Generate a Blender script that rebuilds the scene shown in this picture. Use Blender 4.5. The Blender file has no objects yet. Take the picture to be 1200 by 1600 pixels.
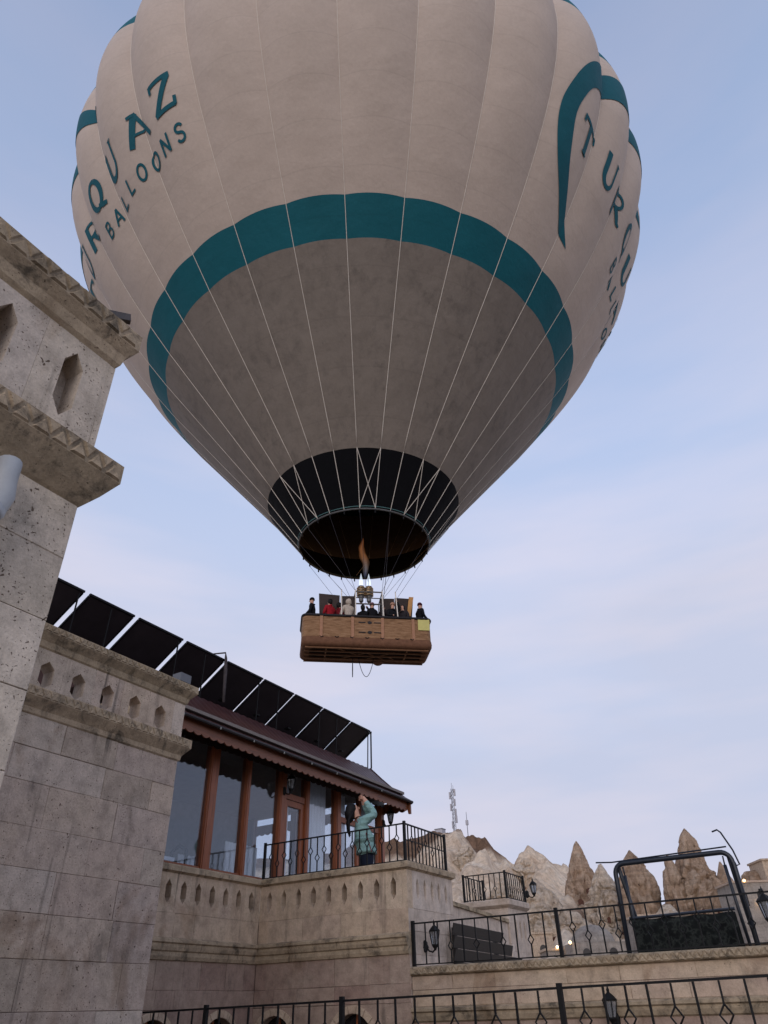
import bpy, bmesh, math, random
import numpy as np
from mathutils import Vector, Matrix, noise
R = math.radians
scn = bpy.context.scene
col = scn.collection
random.seed(7)

# ------------------------------------------------------------------ camera
# world axes: +Y runs along the stone facades, +X is what they face, z = 0 is the photographer's eye height
PITCH, ROLL, HEAD = R(35.19), R(-1.79), R(30.53)
F = Vector((-math.sin(HEAD), math.cos(HEAD), 0)); RT = Vector((math.cos(HEAD), math.sin(HEAD), 0)); UP = Vector((0, 0, 1))
fw = F*math.cos(PITCH)+UP*math.sin(PITCH); u0 = UP*math.cos(PITCH)-F*math.sin(PITCH)
cr = RT*math.cos(ROLL)+u0*math.sin(ROLL); cu = u0*math.cos(ROLL)-RT*math.sin(ROLL)
cd = bpy.data.cameras.new('camera'); cam = bpy.data.objects.new('camera', cd); col.objects.link(cam)
cd.sensor_fit = 'VERTICAL'; cd.sensor_height = 36; cd.lens = 36*1109/1600
cd.clip_start = .05; cd.clip_end = 5000
cam.matrix_world = Matrix(((cr.x, cu.x, -fw.x, 0), (cr.y, cu.y, -fw.y, 0), (cr.z, cu.z, -fw.z, 0), (0, 0, 0, 1)))
scn.camera = cam

# ------------------------------------------------------------------ light
SUN_EL, SUN_AZ = R(12), R(160)      # azimuth clockwise from +Y
scn.view_settings.view_transform = 'Standard'; scn.view_settings.look = 'None'
scn.view_settings.gamma = 1; scn.view_settings.exposure = 1.38
w = bpy.data.worlds.new('World'); scn.world = w; w.use_nodes = True
nt = w.node_tree; nt.nodes.clear()
def N(nt, t, **k):
    n = nt.nodes.new(t)
    for a, b in k.items(): setattr(n, a, b)
    return n
def LK(nt, a, b): nt.links.new(a, b)
sky = N(nt, 'ShaderNodeTexSky', sky_type='NISHITA', sun_disc=False)
sky.sun_elevation = SUN_EL; sky.sun_rotation = SUN_AZ; sky.altitude = 1000; sky.air_density = 1.0; sky.dust_density = .6; sky.ozone_density = 2.2
tc = N(nt, 'ShaderNodeTexCoord')
mp = N(nt, 'ShaderNodeMapping'); mp.inputs['Scale'].default_value = (1.0, 1.0, 2.6); mp.inputs['Location'].default_value = (.35, .1, .4)
LK(nt, tc.outputs['Generated'], mp.inputs['Vector'])
n1 = N(nt, 'ShaderNodeTexNoise'); n1.inputs['Scale'].default_value = 1.1; n1.inputs['Detail'].default_value = 5; n1.inputs['Roughness'].default_value = .45; n1.inputs['Distortion'].default_value = .3
LK(nt, mp.outputs[0], n1.inputs['Vector'])
rp = N(nt, 'ShaderNodeValToRGB'); rp.color_ramp.elements[0].position = .36; rp.color_ramp.elements[0].color = (.78, .78, .78, 1)
rp.color_ramp.elements[1].position = .72; rp.color_ramp.elements[1].color = (.92, .92, .92, 1)
LK(nt, n1.outputs['Fac'], rp.inputs['Fac'])
# thin high cloud is denser towards the horizon, all the way round
sx = N(nt, 'ShaderNodeSeparateXYZ'); LK(nt, tc.outputs['Generated'], sx.inputs[0])
mr = N(nt, 'ShaderNodeMapRange'); mr.inputs['From Min'].default_value = .42; mr.inputs['From Max'].default_value = .95; mr.inputs['To Min'].default_value = 1.18; mr.inputs['To Max'].default_value = .38
LK(nt, sx.outputs['Z'], mr.inputs['Value'])
mu = N(nt, 'ShaderNodeMath', operation='MULTIPLY', use_clamp=True); LK(nt, rp.outputs['Color'], mu.inputs[0]); LK(nt, mr.outputs[0], mu.inputs[1])
n2 = N(nt, 'ShaderNodeTexNoise'); n2.inputs['Scale'].default_value = 2.6; n2.inputs['Detail'].default_value = 4
mp2 = N(nt, 'ShaderNodeMapping'); mp2.inputs['Scale'].default_value = (1, 1, 5); LK(nt, tc.outputs['Generated'], mp2.inputs['Vector']); LK(nt, mp2.outputs[0], n2.inputs['Vector'])
cc = N(nt, 'ShaderNodeValToRGB'); cc.color_ramp.elements[0].position = .35; cc.color_ramp.elements[0].color = (1.45, 1.58, 2.03, 1)
cc.color_ramp.elements[1].position = .7; cc.color_ramp.elements[1].color = (1.80, 1.75, 2.06, 1)
LK(nt, n2.outputs['Fac'], cc.inputs['Fac'])
mx = N(nt, 'ShaderNodeMix', data_type='RGBA'); LK(nt, mu.outputs[0], mx.inputs['Factor']); LK(nt, sky.outputs[0], mx.inputs[6]); LK(nt, cc.outputs[0], mx.inputs[7])
bg = N(nt, 'ShaderNodeBackground'); bg.inputs['Strength'].default_value = .15
LK(nt, mx.outputs[2], bg.inputs['Color'])
LK(nt, bg.outputs[0], N(nt, 'ShaderNodeOutputWorld').inputs['Surface'])
sl = bpy.data.lights.new('sun', 'SUN'); sl.energy = .5; sl.angle = R(45); sl.color = (1, .91, .84)
so = bpy.data.objects.new('sun', sl); col.objects.link(so)
sd = Vector((math.sin(SUN_AZ)*math.cos(SUN_EL), math.cos(SUN_AZ)*math.cos(SUN_EL), math.sin(SUN_EL)))
so.rotation_euler = sd.to_track_quat('Z', 'Y').to_euler()

# ------------------------------------------------------------------ helpers
WM = {}
class MB:
    def __init__(s): s.v = []; s.f = []; s.m = []
    def face(s, pts, mi=0):
        b = len(s.v); s.v += [tuple(p) for p in pts]; s.f.append(tuple(range(b, b+len(pts)))); s.m.append(mi)
    def grid(s, rows, mi=0, cu=False, cv=False):
        b = len(s.v); n = len(rows[0]); m = len(rows)
        for r in rows: s.v += [tuple(p) for p in r]
        for i in range(m if cv else m-1):
            for j in range(n if cu else n-1):
                i2 = (i+1) % m; j2 = (j+1) % n
                s.f.append((b+i*n+j, b+i*n+j2, b+i2*n+j2, b+i2*n+j)); s.m.append(mi)
    def box(s, lo, hi, mi=0, M=None):
        x0, y0, z0 = lo; x1, y1, z1 = hi
        P = [(x0,y0,z0),(x1,y0,z0),(x1,y1,z0),(x0,y1,z0),(x0,y0,z1),(x1,y0,z1),(x1,y1,z1),(x0,y1,z1)]
        if M is not None: P = [tuple(M @ Vector(p)) for p in P]
        b = len(s.v); s.v += P
        for q in ((0,3,2,1),(4,5,6,7),(0,1,5,4),(1,2,6,5),(2,3,7,6),(3,0,4,7)):
            s.f.append(tuple(b+i for i in q)); s.m.append(mi)
    def bar(s, a, b, wx, wy=None, mi=0, up=(0, 0, 1)):
        """rectangular bar from a to b"""
        a = Vector(a); b = Vector(b); d = (b-a).normalized(); wy = wy or wx
        u = Vector(up)
        if abs(d.dot(u)) > .95: u = Vector((1, 0, 0))
        x = d.cross(u).normalized(); y = x.cross(d).normalized()
        P = []
        for p in (a, b):
            for sx_, sy_ in ((-1,-1),(1,-1),(1,1),(-1,1)): P.append(tuple(p+x*wx*sx_/2+y*wy*sy_/2))
        k = len(s.v); s.v += P
        for q in ((0,1,2,3),(7,6,5,4),(0,4,5,1),(1,5,6,2),(2,6,7,3),(3,7,4,0)):
            s.f.append(tuple(k+i for i in q)); s.m.append(mi)
    def tube(s, pts, r, n=6, closed=False, mi=0, cap=True):
        pts = [Vector(p) for p in pts]; rows = []
        rr = r if isinstance(r, (list, tuple)) else [r]*len(pts)
        up = None
        for i, p in enumerate(pts):
            if closed: d = pts[(i+1) % len(pts)]-pts[i-1]
            else: d = pts[min(i+1, len(pts)-1)]-pts[max(i-1, 0)]
            d.normalize()
            if up is None:
                up = Vector((0, 0, 1)) if abs(d.z) < .9 else Vector((1, 0, 0))
            x = d.cross(up)
            if x.length < 1e-4: x = d.orthogonal()
            x.normalize(); y = x.cross(d).normalized(); up = y
            rows.append([p+(x*math.cos(t)+y*math.sin(t))*rr[i] for t in (2*math.pi*k/n for k in range(n))])
        s.grid(rows, mi, cu=True, cv=closed)
        if cap and not closed: s.face(rows[0][::-1], mi); s.face(rows[-1], mi)
    def lathe(s, prof, c=(0, 0, 0), n=12, mi=0, cap=True):
        rows = [[(c[0]+r*math.cos(2*math.pi*k/n), c[1]+r*math.sin(2*math.pi*k/n), c[2]+z) for k in range(n)] for r, z in prof]
        s.grid(rows, mi, cu=True)
        if cap: s.face(rows[0][::-1], mi); s.face(rows[-1], mi)
    def prism(s, poly, fn, d0, d1, mi=0):
        """poly 2D extruded: fn(a, b, depth) -> point"""
        A = [fn(a, b, d0) for a, b in poly]; B = [fn(a, b, d1) for a, b in poly]
        s.face(A, mi); s.face(B[::-1], mi); n = len(poly)
        for i in range(n): s.face([A[i], B[i], B[(i+1) % n], A[(i+1) % n]], mi)
    def mesh(s, name, mats, smooth=False, org=(0, 0, 0)):
        me = bpy.data.meshes.new(name)
        o = Vector(org)
        me.from_pydata([tuple(Vector(p)-o) for p in s.v], [], s.f)
        for m in (mats if isinstance(mats, (list, tuple)) else [mats]): me.materials.append(m)
        me.polygons.foreach_set('material_index', s.m)
        if smooth: me.polygons.foreach_set('use_smooth', [True]*len(s.f))
        bm = bmesh.new(); bm.from_mesh(me); bmesh.ops.remove_doubles(bm, verts=bm.verts, dist=1e-5)
        bmesh.ops.recalc_face_normals(bm, faces=bm.faces); bm.to_mesh(me); bm.free()
        me.update(); return me
    def build(s, name, mats, parent=None, smooth=False):
        V = np.array(s.v); lo = V.min(0); hi = V.max(0)
        c = ((lo[0]+hi[0])/2, (lo[1]+hi[1])/2, lo[2])
        return place(name, s.mesh(name, mats, smooth, c), parent, Matrix.Translation(c))
def place(name, me, parent, M):
    o = bpy.data.objects.new(name, me); col.objects.link(o)
    o.matrix_world = M.copy(); WM[o.name] = M.copy()
    if parent is not None:
        o.parent = parent; o.matrix_parent_inverse = WM[parent.name].inverted(); o.matrix_basis = M
    return o
def tag(o, label, cat=None, group=None):
    o['label'] = label
    if cat: o['category'] = cat
    if group: o['group'] = group
    return o
def thing(name, loc, label, cat, group=None):
    o = place(name, None, None, Matrix.Translation(loc)); o.empty_display_size = .2
    return tag(o, label, cat, group)
def struct(o, kind='structure'): o['kind'] = kind; return o

# ------------------------------------------------------------------ materials
def lin(c): return tuple(((x/255+.055)/1.055)**2.4 if x/255 > .04045 else x/255/12.92 for x in c)+(1,)
def base(name, rough=.8, spec=.3):
    m = bpy.data.materials.new(name); m.use_nodes = True; t = m.node_tree
    b = t.nodes['Principled BSDF']; b.inputs['Roughness'].default_value = rough; b.inputs['Specular IOR Level'].default_value = spec
    return m, t, b
def noise_n(t, scale, detail=4, rough=.55, vec=None, dist=0):
    n = N(t, 'ShaderNodeTexNoise'); n.inputs['Scale'].default_value = scale; n.inputs['Detail'].default_value = detail
    n.inputs['Roughness'].default_value = rough; n.inputs['Distortion'].default_value = dist
    if vec is not None: LK(t, vec, n.inputs['Vector'])
    return n.outputs['Fac']
def ramp(t, src, stops):
    r = N(t, 'ShaderNodeValToRGB'); e = r.color_ramp.elements
    while len(e) < len(stops): e.new(.5)
    for k, (p, c) in enumerate(stops):
        e[k].position = p; e[k].color = c if len(c) == 4 else (*c, 1)
    LK(t, src, r.inputs['Fac']); return r.outputs['Color']
def mixc(t, fac, a, b, mode='MIX'):
    m = N(t, 'ShaderNodeMix', data_type='RGBA', blend_type=mode)
    for s_, k in ((fac, 0), (a, 6), (b, 7)):
        if isinstance(s_, (int, float)): m.inputs[k].default_value = s_
        elif isinstance(s_, tuple): m.inputs[k].default_value = s_
        else: LK(t, s_, m.inputs[k])
    return m.outputs[2]
def bump(t, b, h, dist=.01, st=1.0, prev=None):
    n = N(t, 'ShaderNodeBump'); n.inputs['Distance'].default_value = dist; n.inputs['Strength'].default_value = st
    LK(t, h, n.inputs['Height'])
    if prev is not None: LK(t, prev, n.inputs['Normal'])
    LK(t, n.outputs[0], b.inputs['Normal']); return n.outputs[0]
def wpos(t, scale=(1, 1, 1)):
    g = N(t, 'ShaderNodeNewGeometry'); m = N(t, 'ShaderNodeMapping'); m.inputs['Scale'].default_value = scale
    LK(t, g.outputs['Position'], m.inputs['Vector']); return m.outputs[0]
BW = lambda v: (v, v, v, 1)
def stone(name, cols, pit=1.0, pitscale=14, dirt=.5, grain=1.0, dirtcol=(.045, .04, .035, 1)):
    m, t, b = base(name, .92, .15)
    P = wpos(t)
    oi = N(t, 'ShaderNodeObjectInfo')
    c0 = ramp(t, oi.outputs['Random'], [(i/(len(cols)-1), lin(c)) for i, c in enumerate(cols)])
    c1 = ramp(t, noise_n(t, 1.1, 5, .6, P, .6), [(.3, lin(cols[0])), (.5, lin(cols[len(cols)//2])), (.72, lin(cols[-1]))])
    c = mixc(t, .42, c0, c1)
    # cloudy mottling
    c = mixc(t, 1.0, c, ramp(t, noise_n(t, 5, 7, .65, P), [(.3, BW(.70)), (.55, BW(1.0)), (.75, BW(1.14))]), 'MULTIPLY')
    c = mixc(t, 1.0, c, ramp(t, noise_n(t, 45, 4, .7, P), [(.3, BW(.86)), (.7, BW(1.1))]), 'MULTIPLY')
    # rain streaks and lichen patches with their own shape
    st = ramp(t, noise_n(t, 2.2, 5, .62, wpos(t, (1.6, 1.6, .38)), .4), [(.52, BW(0)), (.74, BW(1))])
    st2 = ramp(t, noise_n(t, 1.3, 6, .7, P), [(.5, BW(0)), (.66, BW(1))])
    d = N(t, 'ShaderNodeMath', operation='MULTIPLY'); LK(t, st, d.inputs[0]); LK(t, st2, d.inputs[1])
    d2 = N(t, 'ShaderNodeMath', operation='MULTIPLY'); LK(t, d.outputs[0], d2.inputs[0]); d2.inputs[1].default_value = dirt
    c = mixc(t, d2.outputs[0], c, dirtcol)
    dr = ramp(t, noise_n(t, 1.0, 4, .55, wpos(t, (7, 7, .42)), .2), [(.60, BW(0)), (.74, BW(1))])
    dk = N(t, 'ShaderNodeMath', operation='MULTIPLY'); LK(t, dr, dk.inputs[0]); LK(t, ramp(t, noise_n(t, .8, 3, .5, P), [(.42, BW(0)), (.6, BW(dirt*.8))]), dk.inputs[1])
    c = mixc(t, dk.outputs[0], c, dirtcol)
    if dirt > .9:   # black lichen on weathered ledges
        c = mixc(t, ramp(t, noise_n(t, 3.4, 8, .72, P, .5), [(.50, BW(0)), (.66, BW(.75))]), c, (.03, .029, .026, 1))
    # brown and soot patches
    pa = ramp(t, noise_n(t, .9, 4, .55, wpos(t, (1.2, 1.2, .8)), 1.0), [(.60, BW(0)), (.70, BW(.4))])
    c = mixc(t, pa, c, mixc(t, 1.0, c, lin((168,142,112)), 'MULTIPLY'))
    # pores: two sizes, warped so that they are neither round nor evenly spread
    nz = N(t, 'ShaderNodeTexNoise'); nz.inputs['Scale'].default_value = pitscale*1.3; nz.inputs['Detail'].default_value = 3; LK(t, P, nz.inputs['Vector'])
    wp = N(t, 'ShaderNodeVectorMath', operation='MULTIPLY_ADD'); LK(t, nz.outputs['Color'], wp.inputs[0]); wp.inputs[1].default_value = (1.1/pitscale,)*3; LK(t, P, wp.inputs[2])
    masks = []
    for k, (sc_, rr_, of_) in enumerate(((pitscale, .34*pit, .072), (pitscale*2.6, .42*pit, .085))):
        vo = N(t, 'ShaderNodeTexVoronoi'); vo.inputs['Scale'].default_value = sc_; LK(t, wp.outputs[0], vo.inputs['Vector'])
        rad = N(t, 'ShaderNodeMath', operation='MULTIPLY'); LK(t, noise_n(t, sc_*.16, 3, .6, P), rad.inputs[0]); rad.inputs[1].default_value = rr_
        sub = N(t, 'ShaderNodeMath', operation='SUBTRACT'); LK(t, rad.outputs[0], sub.inputs[0]); sub.inputs[1].default_value = of_
        lt = N(t, 'ShaderNodeMath', operation='SUBTRACT'); LK(t, sub.outputs[0], lt.inputs[0]); LK(t, vo.outputs['Distance'], lt.inputs[1])
        masks.append(ramp(t, lt.outputs[0], [(.0, BW(0)), (.05, BW(1))]))
    pm_ = N(t, 'ShaderNodeMath', operation='MAXIMUM'); LK(t, masks[0], pm_.inputs[0]); LK(t, masks[1], pm_.inputs[1]); pm = pm_.outputs[0]
    c = mixc(t, pm, c, mixc(t, 1.0, c, (.3, .26, .24, 1), 'MULTIPLY'))
    LK(t, c, b.inputs['Base Color'])
    iv = N(t, 'ShaderNodeMath', operation='SUBTRACT'); iv.inputs[0].default_value = 1; LK(t, pm, iv.inputs[1])
    p1 = bump(t, b, iv.outputs[0], .012, .8)
    p2 = bump(t, b, noise_n(t, 28, 8, .7, P), .012*grain, .8, p1)
    bump(t, b, noise_n(t, 4, 4, .5, P), .03*grain, .6, p2)
    return m
def plain(name, c, rough=.6, spec=.4, var=.15, nscale=6, metal=0, bmp=0, objco=False):
    m, t, b = base(name, rough, spec); b.inputs['Metallic'].default_value = metal
    P = N(t, 'ShaderNodeTexCoord').outputs['Object'] if objco else wpos(t)
    k = ramp(t, noise_n(t, nscale, 6, .65, P), [(.25, BW(1-var)), (.75, BW(1+var))])
    LK(t, mixc(t, 1.0, lin(c), k, 'MULTIPLY'), b.inputs['Base Color'])
    if bmp: bump(t, b, noise_n(t, nscale*5, 6, .7, P), bmp, 1)
    return m
TOWER = stone('tower_tuff', [(192, 178, 166), (206, 190, 170), (212, 198, 182), (184, 170, 152)], 1.2, 13, .6)
BLOCK = stone('block_tuff', [(182, 166, 156), (204, 184, 162), (188, 168, 154), (212, 200, 184), (166, 150, 132)], 1.1, 15, .85)
TERR = stone('terrace_tuff', [(194, 172, 148), (182, 158, 136), (207, 186, 162), (173, 149, 134)], .9, 18, .9)
LOWER = stone('lower_tuff', [(166, 144, 130), (180, 160, 142), (154, 128, 116), (186, 168, 150)], .8, 18, .8)
CARVE = stone('carved_tuff', [(180, 162, 136), (161, 144, 121), (194, 173, 147)], 1.0, 20, 1.0)
PINK = stone('pale_tuff', [(206, 190, 176), (194, 178, 164), (212, 198, 186)], .7, 18, .55)
MORTAR = plain('mortar', (128,114,106), .95, .1, .25, 9)
IRON = plain('wrought_iron', (12,12,14), .6, .3, .3, 20)
IRON2 = plain('blue_black_steel', (26,32,42), .42, .5, .25, 12)
WOOD = None
def wood(name, c, along=(1, 1, .08)):
    m, t, b = base(name, .42, .45)
    P = wpos(t, along)
    g = noise_n(t, 26, 6, .6, P, 1.2)
    LK(t, mixc(t, 1.0, lin(c), ramp(t, g, [(.25, BW(.55)), (.5, BW(.95)), (.75, BW(1.3))]), 'MULTIPLY'), b.inputs['Base Color'])
    bump(t, b, g, .004, .6); return m
WOOD = wood('varnished_wood', (138,78,48)); WOODH = wood('fascia_wood', (116,68,42), (1, .08, 1)); DKWOOD = wood('dark_valance', (46,32,28), (1, .08, 1))
CHAR = wood('charred_boards', (30,29,30), (1, .08, 1))
ROOF = plain('oxide_roof', (62,33,33), .45, .4, .3, 5)
PANEL = plain('panel_backsheet', (48,42,46), .6, .3, .3, 2)
ALU = plain('dark_frame', (14,13,15), .6, .2, .1)
GREY = plain('grey_plastic', (164,166,168), .5, .4, .08)
def fabric(name, c, streak=0, scale=1.0, weave=True, rough=.75):
    m, t, b = base(name, rough, .25)
    tcx = N(t, 'ShaderNodeTexCoord').outputs['Object']
    P = wpos(t)
    c0 = mixc(t, 1.0, lin(c), ramp(t, noise_n(t, .35*scale, 4, .6, P), [(.3, BW(.92)), (.7, BW(1.05))]), 'MULTIPLY')
    c0 = mixc(t, 1.0, c0, ramp(t, noise_n(t, 7*scale, 5, .7, P), [(.3, BW(.95)), (.7, BW(1.04))]), 'MULTIPLY')
    # sewn horizontal panel seams
    wz = N(t, 'ShaderNodeTexWave', bands_direction='Z'); wz.inputs['Scale'].default_value = .22; LK(t, P, wz.inputs['Vector'])
    c0 = mixc(t, 1.0, c0, ramp(t, wz.outputs['Fac'], [(.0, BW(.93)), (.0025, BW(1.0))]), 'MULTIPLY')
    if streak:
        a = ramp(t, noise_n(t, 1.5, 5, .65, wpos(t, (1.8, 1.8, .28)), .2), [(.46, BW(0)), (.78, BW(1))])
        a2 = ramp(t, noise_n(t, .5, 4, .6, P), [(.36, BW(.2)), (.65, BW(1))])
        k = N(t, 'ShaderNodeMath', operation='MULTIPLY'); LK(t, a, k.inputs[0]); LK(t, a2, k.inputs[1])
        k2 = N(t, 'ShaderNodeMath', operation='MULTIPLY'); LK(t, k.outputs[0], k2.inputs[0]); k2.inputs[1].default_value = streak
        c0 = mixc(t, k2.outputs[0], c0, (.03, .027, .026, 1))
        # small soot and scorch marks
        s3 = ramp(t, noise_n(t, 3.2, 3, .5, wpos(t, (1, 1, .3))), [(.68, BW(0)), (.80, BW(1))])
        k3 = N(t, 'ShaderNodeMath', operation='MULTIPLY'); LK(t, s3, k3.inputs[0]); k3.inputs[1].default_value = streak*.7
        c0 = mixc(t, k3.outputs[0], c0, (.04, .035, .033, 1))
    LK(t, c0, b.inputs['Base Color'])
    p = bump(t, b, noise_n(t, .9*scale, 4, .5, P), .12, .5)
    bump(t, b, noise_n(t, 9, 4, .6, P), .012, .5, p)
    return m
CREAM = fabric('cream_ripstop', (202,184,170)); TEAL = fabric('teal_ripstop', (14,97,109)); NOMEX = fabric('grey_nomex', (140,129,119), .5)
BLACKF = fabric('black_throat', (8,8,13), 0, 1.0, True, .95); PRINT = fabric('teal_print', (14,90,103))
TAPE = plain('load_tape', (226,216,204), .8, .2, .1)

# ------------------------------------------------------------------ ground
mb = MB(); S = 1500
mb.face([(-S,-S,-1.6),(S,-S,-1.6),(S,S,-1.6),(-S,S,-1.6)])
struct(mb.build('ground', plain('paved_earth', (112,102,92), .95, .1, .25, .8)))

# ------------------------------------------------------------------ masonry builders
def chamfer_stone(mb, o, u, n, L, z0, z1, dep, ch=.008, proud=0.0):
    """a dressed stone: o = origin on the face plane, u along, n outward"""
    o = Vector(o); u = Vector(u); n = Vector(n); k = Vector((0, 0, 1))
    def P(a, z, d): return o+u*a+k*(z-o.z)+n*d
    j = lambda: random.uniform(-.003, .003)
    f0 = [P(j(),z0+j(),proud-ch),P(L+j(),z0+j(),proud-ch),P(L+j(),z1+j(),proud-ch),P(j(),z1+j(),proud-ch)]
    f1 = [P(ch,z0+ch,proud),P(L-ch,z0+ch,proud),P(L-ch,z1-ch,proud),P(ch,z1-ch,proud)]
    bk = [P(0,z0,-dep),P(L,z0,-dep),P(L,z1,-dep),P(0,z1,-dep)]
    mb.face(f1)
    for i in range(4):
        j = (i+1) % 4
        mb.face([f0[i],f0[j],f1[j],f1[i]]); mb.face([bk[i],bk[j],f0[j],f0[i]])
    mb.face(bk[::-1])
def masonry(parent, o, u, n, L, zs, ln, mat, rnd, dep=.1, gap=.005, wob=.003, core=True, skip=None):
    o = Vector(o); u = Vector(u); n = Vector(n)
    for i in range(len(zs)-1):
        a = 0.0; first = True
        while a < L-1e-3:
            l = ln*rnd.uniform(.65, 1.4)
            if first: l *= rnd.uniform(.4, 1); first = False
            if L-a-l < ln*.35: l = L-a
            if not (skip and skip(a, l, zs[i])):
                mb = MB(); g = gap*rnd.uniform(.4, 1.2)
                chamfer_stone(mb, o+u*(a+g/2), u, n, l-g, zs[i]+g/2, zs[i+1]-g/2, dep, rnd.uniform(.003, .007), rnd.uniform(-wob, wob))
                mb.build('stone', mat, parent)
            a += l
    if core:
        mb = MB(); e = dep*.55
        P = [o+u*.01-n*.012, o+u*(L-.01)-n*.012, o+u*(L-.01)-n*e, o+u*.01-n*e]
        z0, z1 = zs[0]+.005, zs[-1]-.005
        A = [Vector((p.x, p.y, z0)) for p in P]; B = [Vector((p.x, p.y, z1)) for p in P]
        mb.face(A); mb.face(B)
        for i in range(4): mb.face([A[i],A[(i+1)%4],B[(i+1)%4],B[i]])
        mb.build('mortar_core', MORTAR, parent)
def pierced(mb, o, u, n, a0, a1, z0, z1, hole, dep):
    """slab cell with a convex opening; hole = [(a,z)]"""
    o = Vector(o); u = Vector(u); n = Vector(n); k = Vector((0, 0, 1))
    ca = sum(p[0] for p in hole)/len(hole); cz = sum(p[1] for p in hole)/len(hole)
    ang = sorted(set(round(math.atan2(z-cz, a-ca), 6) for a, z in hole+[(a0,z0),(a1,z0),(a1,z1),(a0,z1)]))
    def rect(t):
        c, s = math.cos(t), math.sin(t); q = 1e9
        if c > 1e-9: q = min(q, (a1-ca)/c)
        if c < -1e-9: q = min(q, (a0-ca)/c)
        if s > 1e-9: q = min(q, (z1-cz)/s)
        if s < -1e-9: q = min(q, (z0-cz)/s)
        return (ca+c*q, cz+s*q)
    def inner(t):
        c, s = math.cos(t), math.sin(t); best = None
        for i in range(len(hole)):
            (x0, y0), (x1, y1) = hole[i], hole[(i+1) % len(hole)]
            ex, ey = x1-x0, y1-y0; dt = c*ey-s*ex
            if abs(dt) < 1e-12: continue
            q = ((x0-ca)*ey-(y0-cz)*ex)/dt; v = ((x0-ca)*s-(y0-cz)*c)/dt
            if q > 0 and -1e-5 <= v <= 1+1e-5 and (best is None or q > best): best = q
        return (ca+c*best, cz+s*best)
    def P(q, d): return o+u*q[0]+k*(q[1]-o.z)+n*d
    for i in range(len(ang)):
        t0, t1 = ang[i], ang[(i+1) % len(ang)]
        r0, r1, h0, h1 = rect(t0), rect(t1), inner(t0), inner(t1)
        mb.face([P(r0,0),P(r1,0),P(h1,0),P(h0,0)]); mb.face([P(r0,-dep),P(h0,-dep),P(h1,-dep),P(r1,-dep)])
        mb.face([P(h0,0),P(h1,0),P(h1,-dep),P(h0,-dep)]); mb.face([P(r0,0),P(r0,-dep),P(r1,-dep),P(r1,0)])
def hexa(ca, cz, wd, h, tip): return [(ca,cz-h/2),(ca+wd/2,cz-h/2+tip),(ca+wd/2,cz+h/2-tip),(ca,cz+h/2),(ca-wd/2,cz+h/2-tip),(ca-wd/2,cz-h/2+tip)]
def parapet(parent, o, u, n, cells, z0, z1, wd, h, cz, tip, dep, mat):
    """cells = [(a0, a1)], each a block with one hexagonal slot (or None width for solid ends)"""
    for a0, a1, solid in cells:
        mb = MB()
        if solid:
            chamfer_stone(mb, Vector(o)+Vector(u)*a0, u, n, a1-a0, z0, z1, dep, .003)
        else: pierced(mb, o, u, n, a0+.001, a1-.001, z0, z1, hexa((a0+a1)/2, cz, wd, h, tip), dep)
        mb.build('pierced_stone' if not solid else 'stone', mat, parent)
def sweep(path, prof, side=1):
    """profile [(outward, z)] swept along a 2D polyline with mitred corners"""
    P = [Vector(p) for p in path]; mb = MB(); rows = []
    def nrm(a, b): d = (b-a).normalized(); return Vector((d.y, -d.x))*side
    for i, p in enumerate(P):
        if i == 0: m = nrm(P[0], P[1])
        elif i == len(P)-1: m = nrm(P[-2], P[-1])
        else:
            n1_, n2_ = nrm(P[i-1], p), nrm(p, P[i+1]); m = (n1_+n2_).normalized(); m /= max(.3, m.dot(n1_))
        rows.append([(p.x+m.x*o, p.y+m.y*o, z) for o, z in prof])
    mb.grid(rows, 0, cu=True); mb.face(rows[0]); mb.face(rows[-1][::-1]); return mb
def zigzag(parent, o, u, n, L, z0, z1, pitch, dep, mat, frame=.0):
    """raised carved triangles, point up and point down in turn"""
    o = Vector(o); u = Vector(u); n = Vector(n); mb = MB(); N_ = int(L/pitch); p = L/N_; g = p*.07
    def P(a, z, d): return o+u*a+Vector((0, 0, z-o.z))+n*d
    for i in range(N_):
        j = random.uniform(.7, 1.15)
        for tri in ([(i*p+g,z0),((i+1)*p-g,z0),((i+.5)*p,z1-.18*(z1-z0))], [((i+.5)*p+g,z1),((i+1.5)*p-g,z1),((i+1)*p,z0+.18*(z1-z0))]):
            if tri[1][0] > L or random.random() < .02: continue
            tri = [(a+random.uniform(-.02,.02)*p, z+random.uniform(-.025,.025)*(z1-z0)) for a, z in tri]
            c = (sum(q[0] for q in tri)/3, sum(q[1] for q in tri)/3)
            top = [P(c[0]+(a-c[0])*.72, c[1]+(z-c[1])*.72, dep*j) for a, z in tri]; bot = [P(a, z, 0) for a, z in tri]
            mb.face(top)
            for k in range(3): mb.face([bot[k],bot[(k+1)%3],top[(k+1)%3],top[k]])
    if mb.f: return mb.build('zigzag_carving', mat, parent)
rnd = random.Random(11)
X, Y, Z = Vector((1,0,0)), Vector((0,1,0)), Vector((0,0,1))

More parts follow.
